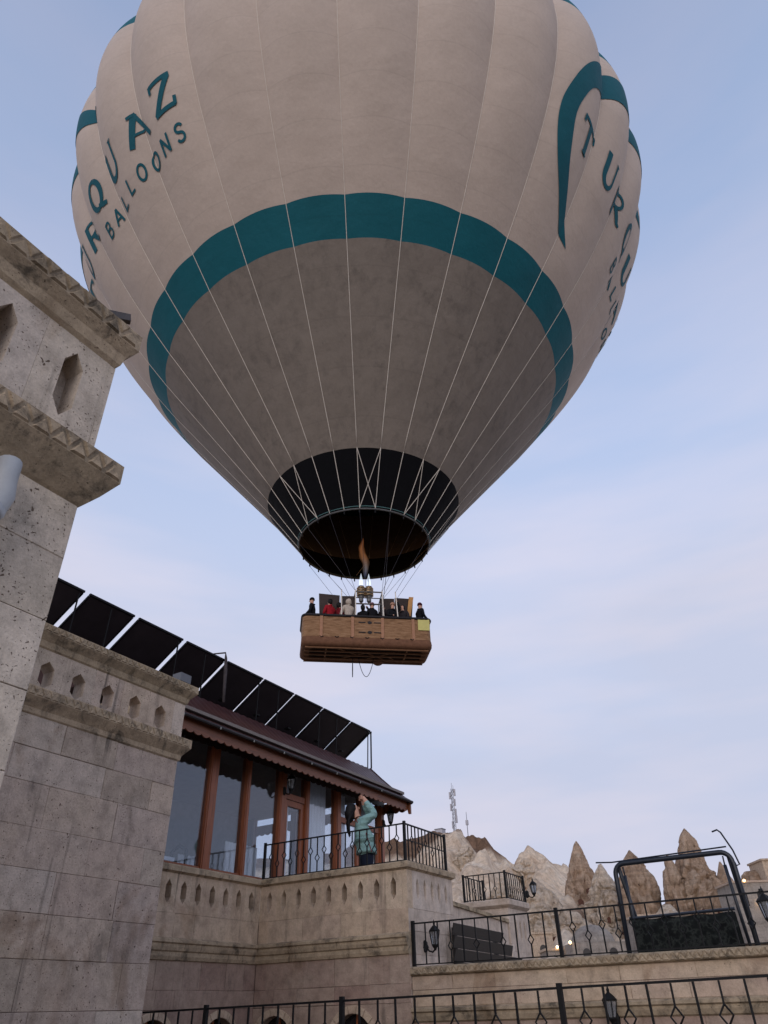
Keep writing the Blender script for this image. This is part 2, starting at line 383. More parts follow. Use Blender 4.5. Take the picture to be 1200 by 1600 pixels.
# ------------------------------------------------------------------ near tower (face x = -4)
tw = thing('stone_tower', (-5,1,-1.6), 'tall pale tuff tower nearest the camera, with zigzag cornices and hexagonal slots on top', 'tower')
masonry(tw, (-4,-.6,0), Y, X, 3.036, [-1.6,-1.15,-.7,-.22,.25,.72,1.18,1.66,2.13,2.6,3.06], .95, TOWER, rnd, .3, .003, .001)
mb = MB(); mb.box((-6.5,-.55,-1.6),(-4.2,2.43,4.6)); mb.build('tower_core', TOWER, tw)
sweep([(-6.5,2.436),(-4,2.436),(-4,-.6)], [(-.3,3.04),(0,3.04),(.02,3.06),(.09,3.15),(.175,3.286),(.175,3.45),(.15,3.46),(.0,3.6),(-.3,3.6)], -1).build('cornice', CARVE, tw)
zigzag(tw, (-3.825,-.3,0), Y, X, 2.9, 3.295, 3.44, .15, .019, CARVE)
cells = []; yc = 2.08-4*.58
a = -.6+.6
cells = [(3.036-.06,3.036,True)]
for i in range(5): cells.append((3.036-.06-.58*(i+1), 3.036-.06-.58*i, False))
parapet(tw, (-4,-.6,0), Y, X, cells, 3.6, 4.46, .17, .66, 4.0, .13, .3, TOWER)
sweep([(-6.5,2.42),(-4,2.42),(-4,-.6)], [(-.3,4.46),(0,4.46),(.03,4.5),(.05,4.6),(.113,4.69),(.113,4.87),(.06,4.9),(-.3,4.93)], -1).build('coping', CARVE, tw)
zigzag(tw, (-3.887,-.3,0), Y, X, 2.8, 4.70, 4.86, .17, .02, CARVE)
mb = MB(); mb.bar((-4.22,2.0,4.96),(-3.96,2.42,5.05),.05,.08); mb.build('timber_offcut', wood('old_timber',(58,50,46)), None)
tag(col.objects['timber_offcut'], 'short dark timber offcut lying on the corner of the near tower top', 'timber')
mb = MB(); mb.tube([(-3.9,1.83,3.0),(-3.89,1.83,2.85),(-3.87,1.84,2.72),(-3.85,1.80,2.58),(-3.85,1.72,2.44),(-3.85,1.6,2.3)], .075, 14)
dp = mb.build('downpipe', GREY, None, True); tag(dp, 'light grey plastic drain elbow on the near tower wall at the left picture edge', 'pipe')
mb = MB(); mb.tube([(-3.85,1.80,2.60),(-3.85,1.77,2.54)], .085, 14); mb.build('pipe_collar', GREY, dp, True)

# ------------------------------------------------------------------ second block (face x = -8)
b2 = thing('stone_block', (-9,6,-1.6), 'stained stone block with five hexagonal openings between near tower and glazed pavilion', 'building')
masonry(b2, (-8,2.2,0), Y, X, 5.24, [-1.6,-1.2,-.8,-.35,.1,.57,1.0,1.43,1.85,2.32,2.7,3.07], 1.0, BLOCK, rnd, .25, .0035, .003)
mb = MB(); mb.box((-10.0,2.3,-1.6),(-8.2,7.42,3.3)); mb.build('block_core', BLOCK, b2)
sweep([(-10,7.44),(-8,7.44),(-8,2.2)], [(-.25,3.06),(0,3.06),(.02,3.08),(.03,3.14),(.118,3.25),(.118,3.37),(.06,3.39),(-.25,3.39)], -1).build('cornice', CARVE, b2)
zigzag(b2, (-7.882,3,0), Y, X, 4.5, 3.26, 3.36, .11, .014, CARVE)
cells = [(5.24-.22,5.24,True)]
for i in range(10): cells.append((5.24-.22-.48*(i+1), 5.24-.22-.48*i, False))
parapet(b2, (-8,2.2,0), Y, X, cells, 3.39, 3.9, .2, .36, 3.585, .085, .22, BLOCK)
mb = MB(); mb.box((-9.98,7.24,3.391),(-8.23,7.43,3.9)); mb.build('return_wall', BLOCK, b2)
sweep([(-10,7.44),(-8,7.44),(-8,2.2)], [(-.25,3.9),(0,3.9),(.02,3.92),(.04,3.99),(.118,4.08),(.118,4.18),(.05,4.21),(-.25,4.21)], -1).build('coping', CARVE, b2)
zigzag(b2, (-7.882,3,0), Y, X, 4.5, 4.09, 4.17, .11, .012, CARVE)
fl = thing('floodlight', (-8.1,7.42,4.21), 'small grey floodlight on the corner of the stone block coping', 'floodlight')
mb = MB(); mb.box((-8.2,7.28,4.26),(-8.02,7.5,4.39)); mb.build('lamp_body', plain('grey_metal',(96,98,104),.5), fl)
mb = MB(); mb.box((-8.16,7.501,4.275),(-8.06,7.52,4.375)); mb.build('lens', plain('lens',(150,150,150),.2), fl)
mb = MB(); mb.tube([(-8.1,7.35,4.2),(-8.1,7.35,4.27)], .02, 8); mb.build('bracket', IRON, fl)

# ------------------------------------------------------------------ terrace building: walls A (x=-10.1), B (y=11.97), C (x=-6.83)
tb = thing('terrace_building', (-9,12.5,-1.6), 'tan stone terrace building with narrow hexagonal slots and moulded string course below the pavilion', 'building')
XA, YB, XC = -10.1, 11.97, -6.83
zl = [.12,.38,.80]
def arches(parent, o, u, n, L, centers, r=.4):
    """lowest storey: blocks with arched windows"""
    edges = [0]+[(centers[i]+centers[i+1])/2 for i in range(len(centers)-1)]+[L]
    for i, c in enumerate(centers):
        hole = [(c-r,-1.5),(c+r,-1.5)]+[(c+r*math.cos(t), -r+r*math.sin(t)) for t in [math.pi*k/14 for k in range(15)]]
        mb = MB(); pierced(mb, o, u, n, edges[i]+.001, edges[i+1]-.001, -1.6, .118, hole, .22); mb.build('arch_wall_stone', LOWER, parent)
        for k in range(9):   # voussoirs
            t0, t1 = math.pi*k/9+.015, math.pi*(k+1)/9-.015
            poly = [(c+rr*math.cos(t), -r+rr*math.sin(t)) for rr, t in ((r+.005,t0),(r+.11,t0),(r+.11,(t0+t1)/2),(r+.11,t1),(r+.005,t1),(r+.005,(t0+t1)/2))]
            mb = MB(); mb.prism(poly, lambda a, z, d: Vector(o)+Vector(u)*a+Vector((0,0,z))+Vector(n)*d, .002, .02); mb.build('arch_stone', TERR, parent)
        wn = MB(); wn.prism(hole, lambda a, z, d: Vector(o)+Vector(u)*a+Vector((0,0,z))+Vector(n)*d, -.17, -.19); wn.build('window_pane', DARKGLASS, parent)
        fr = MB(); fr.bar(Vector(o)+Vector(u)*c+Z*-1.5-Vector(n)*.16, Vector(o)+Vector(u)*c-Z*.01-Vector(n)*.16, .05, .04); fr.build('window_mullion', WOOD, parent)
m, t, b = base('dark_glass', .05, .5); b.inputs['Base Color'].default_value = (.012,.012,.014,1); DARKGLASS = m
arches(tb, (XA,7.5,0), Y, X, YB-7.5, [.62,2.12,3.62])
arches(tb, (XA,YB,0), X, -Y, XC-XA, [.5,2.14])
masonry(tb, (XA,7.5,0), Y, X, YB-7.5, zl, .62, LOWER, rnd, .2, .004)
masonry(tb, (XA,YB,0), X, -Y, XC-XA, zl, .62, LOWER, rnd, .2, .004)
masonry(tb, (XA,7.5,0), Y, X, YB-7.5, [1.09,1.46], .62, TERR, rnd, .2, .004)
masonry(tb, (XA,YB,0), X, -Y, XC-XA, [1.09,1.46], .62, TERR, rnd, .2, .004)
masonry(tb, (XC,YB+.005,0), Y, X, 1.73, [-1.6,-1.1,-.6,-.15,.3,.78,1.12,1.46], .6, PINK, rnd, .2, .004)
prof = [(-.15,.78),(0,.78),(.03,.79),(.05,.84),(.05,.90),(.075,.92),(.09,.97),(.09,1.01),(.12,1.03),(.12,1.07),(.04,1.10),(-.15,1.10)]
sweep([(XA,7.5),(XA,YB),(XC,YB)], prof, 1).build('string_course', CARVE, tb)
def run(L, n, pitch, first):
    out = [(0,first,True)]
    for i in range(n): out.append((first+i*pitch, first+(i+1)*pitch, False))
    if first+n*pitch < L-.01: out.append((first+n*pitch, L, True))
    return out
parapet(tb, (XA,7.5,0), Y, X, run(YB-7.5, 12, .355, .13), 1.46, 2.05, .13, .36, 1.775, .09, .2, TERR)
parapet(tb, (XA,YB,0), X, -Y, run(XC-XA, 9, .345, .06), 1.46, 2.05, .11, .37, 1.775, .1, .18, TERR)
parapet(tb, (XC,YB+.185,0), Y, X, run(1.545, 5, .27, .05), 1.46, 2.05, .09, .36, 1.775, .1, .18, PINK)
sweep([(XA,7.5),(XA,YB),(XC,YB),(XC,13.7),(-9,13.7)], [(-.22,2.05),(.0,2.05),(.035,2.075),(.06,2.08),(.06,2.165),(.045,2.18),(-.22,2.18)], 1).build('coping', CARVE, tb)
mb = MB(); mb.box((-10.05,12.17,1.45),(-7.03,13.68,1.62)); mb.box((-14.8,7.6,1.45),(-10.3,17.0,1.62)); mb.box((-10.05,13.681,-1.6),(-9.0,17.1,1.62)); mb.build('terrace_floor', TERR, tb)
mb = MB(); mb.box((-14.8,7.6,-1.6),(-10.4,17.0,1.44)); mb.build('undercroft', LOWER, tb)
mb = MB(); mb.box((-9.0,13.55,-1.6),(-6.85,13.7,2.049)); mb.build('end_wall', PINK, tb)

# ------------------------------------------------------------------ glazed pavilion (facade x = -10.25)
XF = -10.25
pv = thing('glazed_pavilion', (-12,12,1.62), 'glazed wooden restaurant pavilion with oxide red roof skirt and scalloped fascia on the terrace', 'building')
m, t, b = base('window_glass', .02, .5)
lw = N(t, 'ShaderNodeLayerWeight'); lw.inputs['Blend'].default_value = .5
pw = N(t, 'ShaderNodeMath', operation='POWER'); LK(t, lw.outputs['Facing'], pw.inputs[0]); pw.inputs[1].default_value = 5
fr_ = N(t, 'ShaderNodeMath', operation='MULTIPLY_ADD'); LK(t, pw.outputs[0], fr_.inputs[0]); fr_.inputs[1].default_value = .9; fr_.inputs[2].default_value = .075   # Schlick reflectance
gl = N(t, 'ShaderNodeBsdfGlossy'); gl.inputs['Roughness'].default_value = .02; gl.inputs['Color'].default_value = (.9,.93,1,1)
tr = N(t, 'ShaderNodeBsdfTransparent'); tr.inputs['Color'].default_value = (.86,.89,.92,1)
ms = N(t, 'ShaderNodeMixShader'); LK(t, fr_.outputs[0], ms.inputs[0]); LK(t, tr.outputs[0], ms.inputs[1]); LK(t, gl.outputs[0], ms.inputs[2])
LK(t, ms.outputs[0], t.nodes['Material Output'].inputs['Surface']); GLASS = m
def post(y, wd, z0=2.18, z1=4.62, x=XF, dx=.16):
    mb = MB(); mb.box((x-dx/2,y-wd/2,z0),(x+dx/2,y+wd/2,z1)); 
    mb.box((x+dx/2,y-wd/2+.03,z0+.02),(x+dx/2+.012,y+wd/2-.03,z1-.02)); mb.build('post', WOOD, pv)
posts = [(8.0,.2,2.18),(9.2,.12,2.18),(10.45,.22,2.18),(11.47,.11,2.18),(12.6,.2,1.62),(13.48,.13,1.62),(14.7,.18,1.62),(16.66,.2,1.62)]
for y, wd, z0 in posts: post(y, wd, z0)
def pane(y0, y1, z0, z1, x=XF-.01): 
    k = .035 if y1 < 11 else 0
    mb = MB(); M_ = Matrix.Translation((x,(y0+y1)/2,0)) @ Matrix.Rotation(-k, 4, 'Z'); mb.box((-.006,-(y1-y0)/2,z0),(.006,(y1-y0)/2,z1), 0, M_); return mb.build('window_pane', GLASS, pv)
for i in range(len(posts)-1):
    y0 = posts[i][0]+posts[i][1]/2; y1 = posts[i+1][0]-posts[i+1][1]/2; z0 = max(posts[i][2], posts[i+1][2])
    if i == 4:   # door
        mb = MB(); mb.box((XF-.04,y0,3.86),(XF+.05,y1,3.98)); mb.build('transom', WOOD, pv)
        pane(y0, y1, 3.98, 4.6)
        dr = MB()
        dr.box((XF-.03,y0+.01,1.64),(XF+.03,y0+.12,3.85)); dr.box((XF-.03,y1-.12,1.64),(XF+.03,y1-.01,3.85)); dr.box((XF-.03,y0+.12,1.64),(XF+.03,y1-.12,1.95)); dr.box((XF-.03,y0+.12,3.73),(XF+.03,y1-.12,3.85))
        d = dr.build('door', WOOD, pv)
        mb = MB(); mb.box((XF-.016,y0+.12,1.95),(XF-.004,y1-.12,3.73)); mb.build('door_pane', GLASS, d)
        mb = MB(); mb.tube([(XF+.03,y0+.06,2.65),(XF+.08,y0+.06,2.65),(XF+.08,y0+.17,2.65)], .012, 6); mb.build('door_handle', GREY, d)
    elif i == 6:
        ym = (y0+y1)/2
        mb = MB(); mb.box((XF-.05,ym-.05,1.62),(XF+.05,ym+.05,4.6)); mb.build('post', WOOD, pv)
        for q0, q1 in ((y0,ym-.05),(ym+.05,y1)):
            mb = MB(); mb.box((XF-.04,q0,3.72),(XF+.05,q1,3.84)); mb.build('transom', WOOD, pv)
            pane(q0, q1, 3.84, 4.6); pane(q0, q1, 1.64, 3.72)
            mb = MB(); mb.box((XF-.03,q0,1.63),(XF+.035,q0+.09,3.71)); mb.box((XF-.03,q1-.09,1.63),(XF+.035,q1,3.71)); mb.build('sash', WOOD, pv)
    else:
        pane(y0, y1, z0+.05, 4.6)
        mb = MB(); mb.box((XF-.05,y0,z0),(XF+.05,y1,z0+.06)); mb.build('sill', WOOD, pv)
# end wall at y = 17, also glazed
for x in (-11.6,-13.0,-14.5):
    mb = MB(); mb.box((x-.09,16.58,1.62),(x+.09,16.74,4.62)); mb.build('post', WOOD, pv)
for x0, x1 in ((-11.51,-10.35),(-12.91,-11.69),(-14.41,-13.09)):
    mb = MB(); mb.box((x0,16.65,1.64),(x1,16.664,4.6)); mb.build('window_pane', GLASS, pv)
mb = MB(); mb.box((-14.75,7.5,1.62),(-14.6,16.6,4.62)); mb.build('back_wall', plain('plaster',(150,146,142),.9), pv)
mb = MB(); mb.box((-14.6,7.4,1.62),(-10.3,7.5,4.62)); mb.build('side_wall', plain('plaster2',(150,146,142),.9), pv)
mb = MB(); mb.box((-14.7,7.4,4.62),(-9.56,16.8,4.68)); mb.build('ceiling', plain('ceiling_boards',(120,112,108),.8), pv)
# curtains
CURT = plain('curtain', (236,237,240), .9, .1, .06, 3)
def curtain(y0, y1, z0, z1, x=XF-.16):
    n = int((y1-y0)/.012); rows = []
    for z in (z0, (z0+z1)/2, z1):
        rows.append([(x+.03*math.sin(i*.75+math.sin(i*.07)*2), y0+(y1-y0)*i/n, z) for i in range(n+1)])
    mb = MB(); mb.grid(rows); mb.build('curtain', CURT, pv, True)
curtain(13.58, 14.35, 1.65, 4.5, XF-.09); curtain(12.75, 13.05, 1.65, 4.4); curtain(14.85, 15.3, 1.65, 4.4); curtain(11.55, 12.5, 1.65, 2.9, XF-.5); curtain(10.7, 11.3, 1.65, 2.6, XF-.9); curtain(15.95, 16.3, 1.65, 4.4)
# scalloped boards
def scallop(name, p0, p1, z1, z0, lobe, th, mat):
    p0 = Vector(p0); p1 = Vector(p1); L = (p1-p0).length; u = (p1-p0)/L; nn = Vector((u.y,-u.x,0)); mb = MB(); n = int(L/lobe); lb = L/n; K = 6
    for i in range(n):
        for k in range(K):
            f0, f1 = k/K, (k+1)/K
            d = lambda f: z0+(.22*lobe)*(1-abs(math.sin(math.pi*f))**.8)
            a0, a1 = p0+u*lb*(i+f0), p0+u*lb*(i+f1)
            q = [Vector((a0.x,a0.y,d(f0))),Vector((a1.x,a1.y,d(f1))),Vector((a1.x,a1.y,z1)),Vector((a0.x,a0.y,z1))]
            mb.face([v+nn*th/2 for v in q]); mb.face([v-nn*th/2 for v in q][::-1])
            mb.face([q[0]+nn*th/2,q[1]+nn*th/2,q[1]-nn*th/2,q[0]-nn*th/2]); mb.face([q[3]+nn*th/2,q[2]+nn*th/2,q[2]-nn*th/2,q[3]-nn*th/2])
    return mb.build(name, mat, pv)
scallop('scalloped_fascia', (-9.52,7.3,0), (-9.52,16.83,0), 4.47, 4.2, .2, .025, WOODH)
scallop('scalloped_fascia', (-9.56,16.84,0), (-14.6,16.84,0), 4.47, 4.2, .2, .025, WOODH)
scallop('scalloped_valance', (-10.13,7.5,0), (-10.13,16.7,0), 4.615, 4.34, .2, .02, DKWOOD)
# roof skirt of ribbed sheet, then a flat roof
rows = []
prof = [(-9.42,4.46),(-9.62,4.58),(-9.95,4.82),(-10.3,5.13),(-10.65,5.46),(-10.8,5.5)]
ys = [7.2+i*.035 for i in range(int((16.9-7.2)/.035)+1)]
for x, z in prof: rows.append([(x, y, z+.018*abs(math.sin(y*math.pi/.21))) for y in ys])
mb = MB(); mb.grid(rows); mb.build('roof_skirt', ROOF, pv, True)
mb = MB(); mb.prism([(-9.42,4.43),(-9.62,4.55),(-9.95,4.79),(-10.3,5.10),(-10.65,5.43),(-10.8,5.47),(-14.8,5.47),(-14.8,4.7),(-9.8,4.69)], lambda a, z, d: (a, d, z), 7.2, 16.88); mb.build('roof_body', plain('roof_underboard',(58,36,34),.8), pv)
mb = MB(); mb.tube([(-9.40,7.2,4.43),(-9.40,16.92,4.43)], .035, 8); mb.build('gutter', plain('dark_gutter',(26,20,22),.5), pv)
mb = MB(); mb.prism([(-9.40,4.40),(-9.62,4.6),(-9.95,4.85),(-10.3,5.16),(-10.66,5.5),(-10.66,5.43),(-10.3,5.05),(-9.95,4.72),(-9.5,4.36)], lambda a, z, d: (a, d, z), 16.88, 16.94); mb.build('verge_board', plain('verge',(52,34,34),.6), pv)
mb = MB()
mb.prism([(-9.5,4.15),(-9.44,4.15),(-9.44,4.42),(-9.56,4.42)], lambda a, z, d: (a, d, z), 16.86, 16.92); mb.build('corner_bracket', WOODH, pv)
for i in range(8):
    y = 8.7+i*.95; mb = MB(); mb.lathe([(.004,.03),(.008,.028),(.013,.01),(.014,-.006),(.008,-.02),(.003,-.022)], (-9.36,y,4.4), 8)
    mb.build('festoon_bulb', plain('clear_bulb',(120,120,118),.15) if i == 0 else bpy.data.materials['clear_bulb'], pv, True)

# tables inside, seen through the glass
tt = thing('dining_table', (-11.3,9.9,1.62), 'cloth covered dining table behind the first pavilion window', 'table')
mb = MB(); mb.box((-11.7,9.4,2.36),(-10.7,10.2,2.42)); mb.build('table_top', CURT, tt)
mb = MB()
for sx_, sy_ in ((-11.6,9.5),(-10.8,9.5),(-11.6,10.1),(-10.8,10.1)):
    mb = MB(); mb.bar((sx_,sy_,1.62),(sx_,sy_,2.36),.06); mb.build('leg', WOOD, tt)
ch = thing('dining_chair', (-11.0,10.85,1.62), 'dark curved back chair behind the thick pavilion post', 'chair')
mb = MB(); mb.tube([(-11.2,10.62,2.05),(-11.22,10.6,2.62),(-11.05,10.62,2.72),(-10.85,10.62,2.62),(-10.83,10.62,2.05)], .035, 8); mb.build('backrest', IRON, ch)
mb = MB(); mb.box((-11.25,10.6,2.02),(-10.8,11.05,2.08)); mb.build('seat', IRON, ch)
for sx_, sy_ in ((-11.2,10.65),(-10.85,10.65),(-11.2,11.0),(-10.85,11.0)):
    mb = MB(); mb.bar((sx_,sy_,1.62),(sx_,sy_,2.02),.035); mb.build('leg', IRON, ch)

# ------------------------------------------------------------------ solar panels on the flat roof
PT = Vector((-10.75,0,6.56)); PB = Vector((-12.15,0,5.62))
ysol = [4.6,5.9,7.19,8.40,9.73,11.04,12.34,13.54,14.77,16.07,17.05]
wherep = ['half hidden behind the near tower','next to the near tower, second of the row','above the block coping, third of the row','fourth of the row, left of the bent pole','fifth of the row, behind the bent pole','sixth of the row, right of the bent pole','seventh of the row, fourth from the right end','third from the right end of the row','second from the right end of the row','rightmost of the row, with the end strut']
for i in range(len(ysol)-1):
    gp = .12 if i < 5 else .07
    y0, y1 = ysol[i]+gp/2, ysol[i+1]-gp/2
    if i == len(ysol)-2: y1 = ysol[-1]
    s = thing('solar_panel', (-11.4,(y0+y1)/2,5.5), 'dark tilted solar panel seen from below, '+wherep[i], 'solar panel', 'solar panels on the pavilion roof')
    du = (PB-PT).normalized(); nn = Vector((du.z,0,-du.x)); nn = nn if nn.z > 0 else -nn
    def Q(a, y, d): return PT+(PB-PT)*a+Vector((0,y,0))+nn*d
    mb = MB(); c8 = [Q(.015,y0+.03,-.002),Q(.985,y0+.03,-.002),Q(.985,y1-.03,-.002),Q(.015,y1-.03,-.002)]; mb.face(c8); mb.face([p+nn*.012 for p in c8][::-1])
    mb.build('backsheet', PANEL, s)
    mb = MB()
    mb.bar(Q(0,y0,.01),Q(0,y1,.01),.045,.04); mb.bar(Q(1,y0,.01),Q(1,y1,.01),.045,.04); mb.bar(Q(.02,y0+.015,.01),Q(.98,y0+.015,.01),.03,.04); mb.bar(Q(.02,y1-.015,.01),Q(.98,y1-.015,.01),.03,.04)
    mb.build('frame', ALU, s)
    mb = MB(); ym = y0+(y1-y0)*(.92 if i % 2 else .5)
    mb.bar(Q(.03,ym,-.04),(PT.x-.04,ym,5.5),.022,.022); mb.build('leg', ALU, s)
    mb = MB(); mb.box((PT.x-.72,(y0+y1)/2-.06,5.98),(PT.x-.6,(y0+y1)/2+.06,6.02)); mb.build('junction_box', ALU, s)
    if i == len(ysol)-2:
        mb = MB(); mb.tube([Q(-.01,y1+.04,.0),(PT.x,y1+.05,6.5),(PT.x,y1+.05,5.55),(PT.x-.12,y1+.02,5.5)], .022, 8); mb.tube([Q(0,y1+.04,0),Q(1,y1+.04,0)], .022, 8); mb.build('end_strut', ALU, s)
mb = MB(); mb.tube([(-11.1,10.55,6.55),(-10.85,10.72,6.66),(-10.7,10.92,6.72),(-10.7,10.95,6.6),(-10.69,10.97,6.3),(-10.7,11.0,5.95),(-10.7,11.02,5.6)], [.014,.016,.02,.03,.042,.034,.03], 8)
bp = mb.build('bent_pole', plain('rusty_pole',(70,64,66),.8,.2,.4,14), None, True); tag(bp, 'bent weathered pole with hanging end standing before the solar panels', 'pole')

# ------------------------------------------------------------------ railings and lanterns
def baluster_mesh(h, style):
    """local z 0..h, x along the rail"""
    mb = MB(); r = .011
    if style == 'plain': mb.bar((0,0,0),(0,0,h),.02,.02,up=(0,1,0))
    else:
        c = h*(.40 if style == 'low' else .62); k = h*.12; wd = h*.085
        mb.bar((0,0,0),(0,0,c-k),.018,.018,up=(0,1,0)); mb.bar((0,0,c+k),(0,0,h),.018,.018,up=(0,1,0))
        for s in (-1, 1):
            mb.tube([(0,0,c-k),(s*wd,0,c),(0,0,c+k)], .010, 5)
    return mb.mesh('baluster', IRON)
BAL = {}
def railing(root, p0, p1, z0, z1, n, styles, pw=.045, posts=(True, True), mid=None, dz=0.0):
    p0 = Vector((*p0,0)); p1 = Vector((*p1,0)); L = (p1-p0).length; u = (p1-p0)/L; h = z1-z0
    ang = math.atan2(u.y, u.x)
    for k, e in enumerate((p0, p1)):
        if posts[k]:
            mb = MB(); zz = dz*k; mb.box((e.x-pw/2,e.y-pw/2,z0-.03+zz),(e.x+pw/2,e.y+pw/2,z1+.03+zz)); mb.build('post', IRON, root)
    for zz, wd, hh, nm in ((z1-.012,.03,.022,'top_rail'),(z0+.03,.024,.016,'bottom_rail'))+(((mid,.02,.014,'middle_rail'),) if mid else ()):
        mb = MB(); mb.bar(p0+u*pw/2+Z*zz, p1-u*pw/2+Z*(zz+dz), wd, hh); mb.build(nm, IRON, root)
    for i in range(n):
        st = styles[i % len(styles)]; f = (i+1)/(n+1)
        key = (st, round(h, 3))
        if key not in BAL: BAL[key] = baluster_mesh(h-.06, st)
        p = p0+u*L*f
        place('baluster', BAL[key], root, Matrix.Translation((p.x,p.y,z0+.036+dz*f)) @ Matrix.Rotation(ang+random.uniform(-.12,.12), 4, 'Z') @ Matrix.Rotation(random.uniform(-.012,.012), 4, 'Y'))
rl = thing('iron_railing', (-8.5,YB+.08,2.18), 'black iron railing with diamond balusters round the terrace of the woman in teal', 'railing', 'iron railings')
railing(rl, (XA-.02,YB+.08), (XC-.06,YB+.08), 2.18, 2.83, 19, ['high','low'])
railing(rl, (XC-.06,YB+.08), (XC-.06,13.62), 2.18, 2.83, 11, ['plain','high','plain','low'], posts=(False, True), mid=2.55)
GLOW = None
m, t, b = base('lantern_glass', .15, .5); b.inputs['Base Color'].default_value = (.45,.46,.48,1); b.inputs['Transmission Weight'].default_value = .7; LGL = m
def lantern(loc, wall_dir, label, s=1.0):
    """wall lantern; loc = centre of the glass, wall_dir points to the wall"""
    L = Vector(loc); d = Vector(wall_dir).normalized(); g = thing('wall_lantern', loc, label, 'lantern', 'black iron lanterns')
    def ln(prof, name, mat, n=6, sm=False):
        mb = MB(); mb.lathe([(r*s, z*s) for r, z in prof], loc, n); mb.build(name, mat, g, sm)
    ln([(.105,.085),(.108,.10),(.085,.125),(.05,.16),(.022,.18),(.018,.2),(.024,.21),(.012,.235),(.004,.27)], 'cap', IRON)
    ln([(.055,-.10),(.09,.083)], 'glass', LGL)
    ln([(.02,-.19),(.03,-.16),(.06,-.12),(.062,-.10)], 'base', IRON)
    mb = MB()
    for k in range(6):
        a = 2*math.pi*k/6; mb.bar(L+Vector((.058*math.cos(a),.058*math.sin(a),-.1))*s, L+Vector((.095*math.cos(a),.095*math.sin(a),.085))*s, .012*s)
    mb.build('cage', IRON, g)
    mb = MB(); P = [L+Z*-.17*s, L+Z*-.21*s+d*.05*s, L+Z*-.19*s+d*.12*s, L+Z*-.12*s+d*.17*s, L+Z*-.1*s+d*.2*s]
    mb.tube(P, .014*s, 6)
    mb.build('arm', IRON, g); mb = MB(); q = L+Z*-.12*s+d*.2*s; sd_ = d.cross(Z)
    mb.lathe([(.02,-.09),(.045,-.06),(.05,0),(.045,.06),(.02,.09)], q-d*.005, 10); mb.build('backplate', IRON, g)
lantern((XC+.2,12.5,1.03), -X, 'black iron lantern on the pale terrace wall behind the right railing')
lantern((XF+.28,12.6,4.1), -X, 'black iron lantern on the pavilion post beside the glazed door')
lantern((-9.97,16.75,4.1), (-1,-.3,0), 'black iron lantern on the corner post right of the woman')
lantern((-7.72,20.35,2.62), -X, 'black iron lantern at the far corner of the small stone balcony')
lantern((-3.58,11.79,-.03), Y, 'black iron lantern low on the right wall, behind the bottom railing')

# ------------------------------------------------------------------ right terrace wall (face y = 12) with railing
rw = thing('terrace_wall', (-2.5,12.2,-1.6), 'weathered tan retaining wall with zigzag carved coping under the swing terrace', 'wall')
XW = XC+.01
masonry(rw, (XW,12.0,0), X, -Y, 8.8, [-1.6,-1.1,-.6,-.14], .9, LOWER, rnd, .2, .004)
masonry(rw, (XW,12.0,0), X, -Y, 8.8, [.06,.28,.47], .9, TERR, rnd, .2, .004)
sweep([(XW,12.0),(2.0,12.0)], [(-.18,-.14),(0,-.14),(.03,-.12),(.05,-.06),(.05,-.02),(.085,0),(.085,.035),(.03,.06),(-.18,.06)], 1).build('string_course', CARVE, rw)
sweep([(XW,12.0),(2.0,12.0)], [(-.25,.47),(0,.47),(.03,.475),(.06,.49),(.06,.585),(.04,.6),(-.25,.6)], 1).build('coping', CARVE, rw)
zigzag(rw, (XW,11.94,0), X, -Y, 8.7, .495, .58, .105, .016, CARVE)
mb = MB(); mb.box((XW,12.25,-1.6),(2.0,20,.1)); mb.build('terrace_floor', TERR, rw)
r2 = thing('iron_railing', (-2.5,12.06,.6), 'black iron railing with diamond balusters on the carved coping before the garden swing', 'railing', 'iron railings')
for x0, x1, pp in ((-6.8,-4.26,(True,True)),(-4.26,-1.3,(False,True)),(-1.3,1.8,(False,True))):
    railing(r2, (x0,12.06), (x1,12.06), .6, 1.23, 10 if x1 < -4 else 12, ['high','low'] if x1 > -4 else ['low','plain'], pw=.05, posts=pp)
lantern((-1.27,11.88,1.0), Y, 'black iron lantern on the railing at the right picture edge')

# bottom railing (y = 8.3)
r3 = thing('iron_railing', (-4,8.3,-.9), 'black iron railing along the very bottom of the picture, nearest to the viewer', 'railing', 'iron railings')
xs = [-9.9,-7.78,-5.67,-3.01,-.6,1.6]
for i in range(5):
    n = 8 if i < 2 else 10
    za = .085+.0125*(xs[i]+9.9); zb = .085+.0125*(xs[i+1]+9.9)
    railing(r3, (xs[i],8.3), (xs[i+1],8.3), -.75+za, za, n, ['plain','high'] if i < 3 else ['high','plain'], pw=.05, posts=(i == 0, True), dz=zb-za)
pl = thing('stone_ledge', (-4,8.3,-1.6), 'low stone ledge that carries the bottom railing, below the frame edge', 'wall')
masonry(pl, (-10,8.2,0), X, -Y, 12, [-1.6,-1.15,-.68], .9, TERR, rnd, .25)

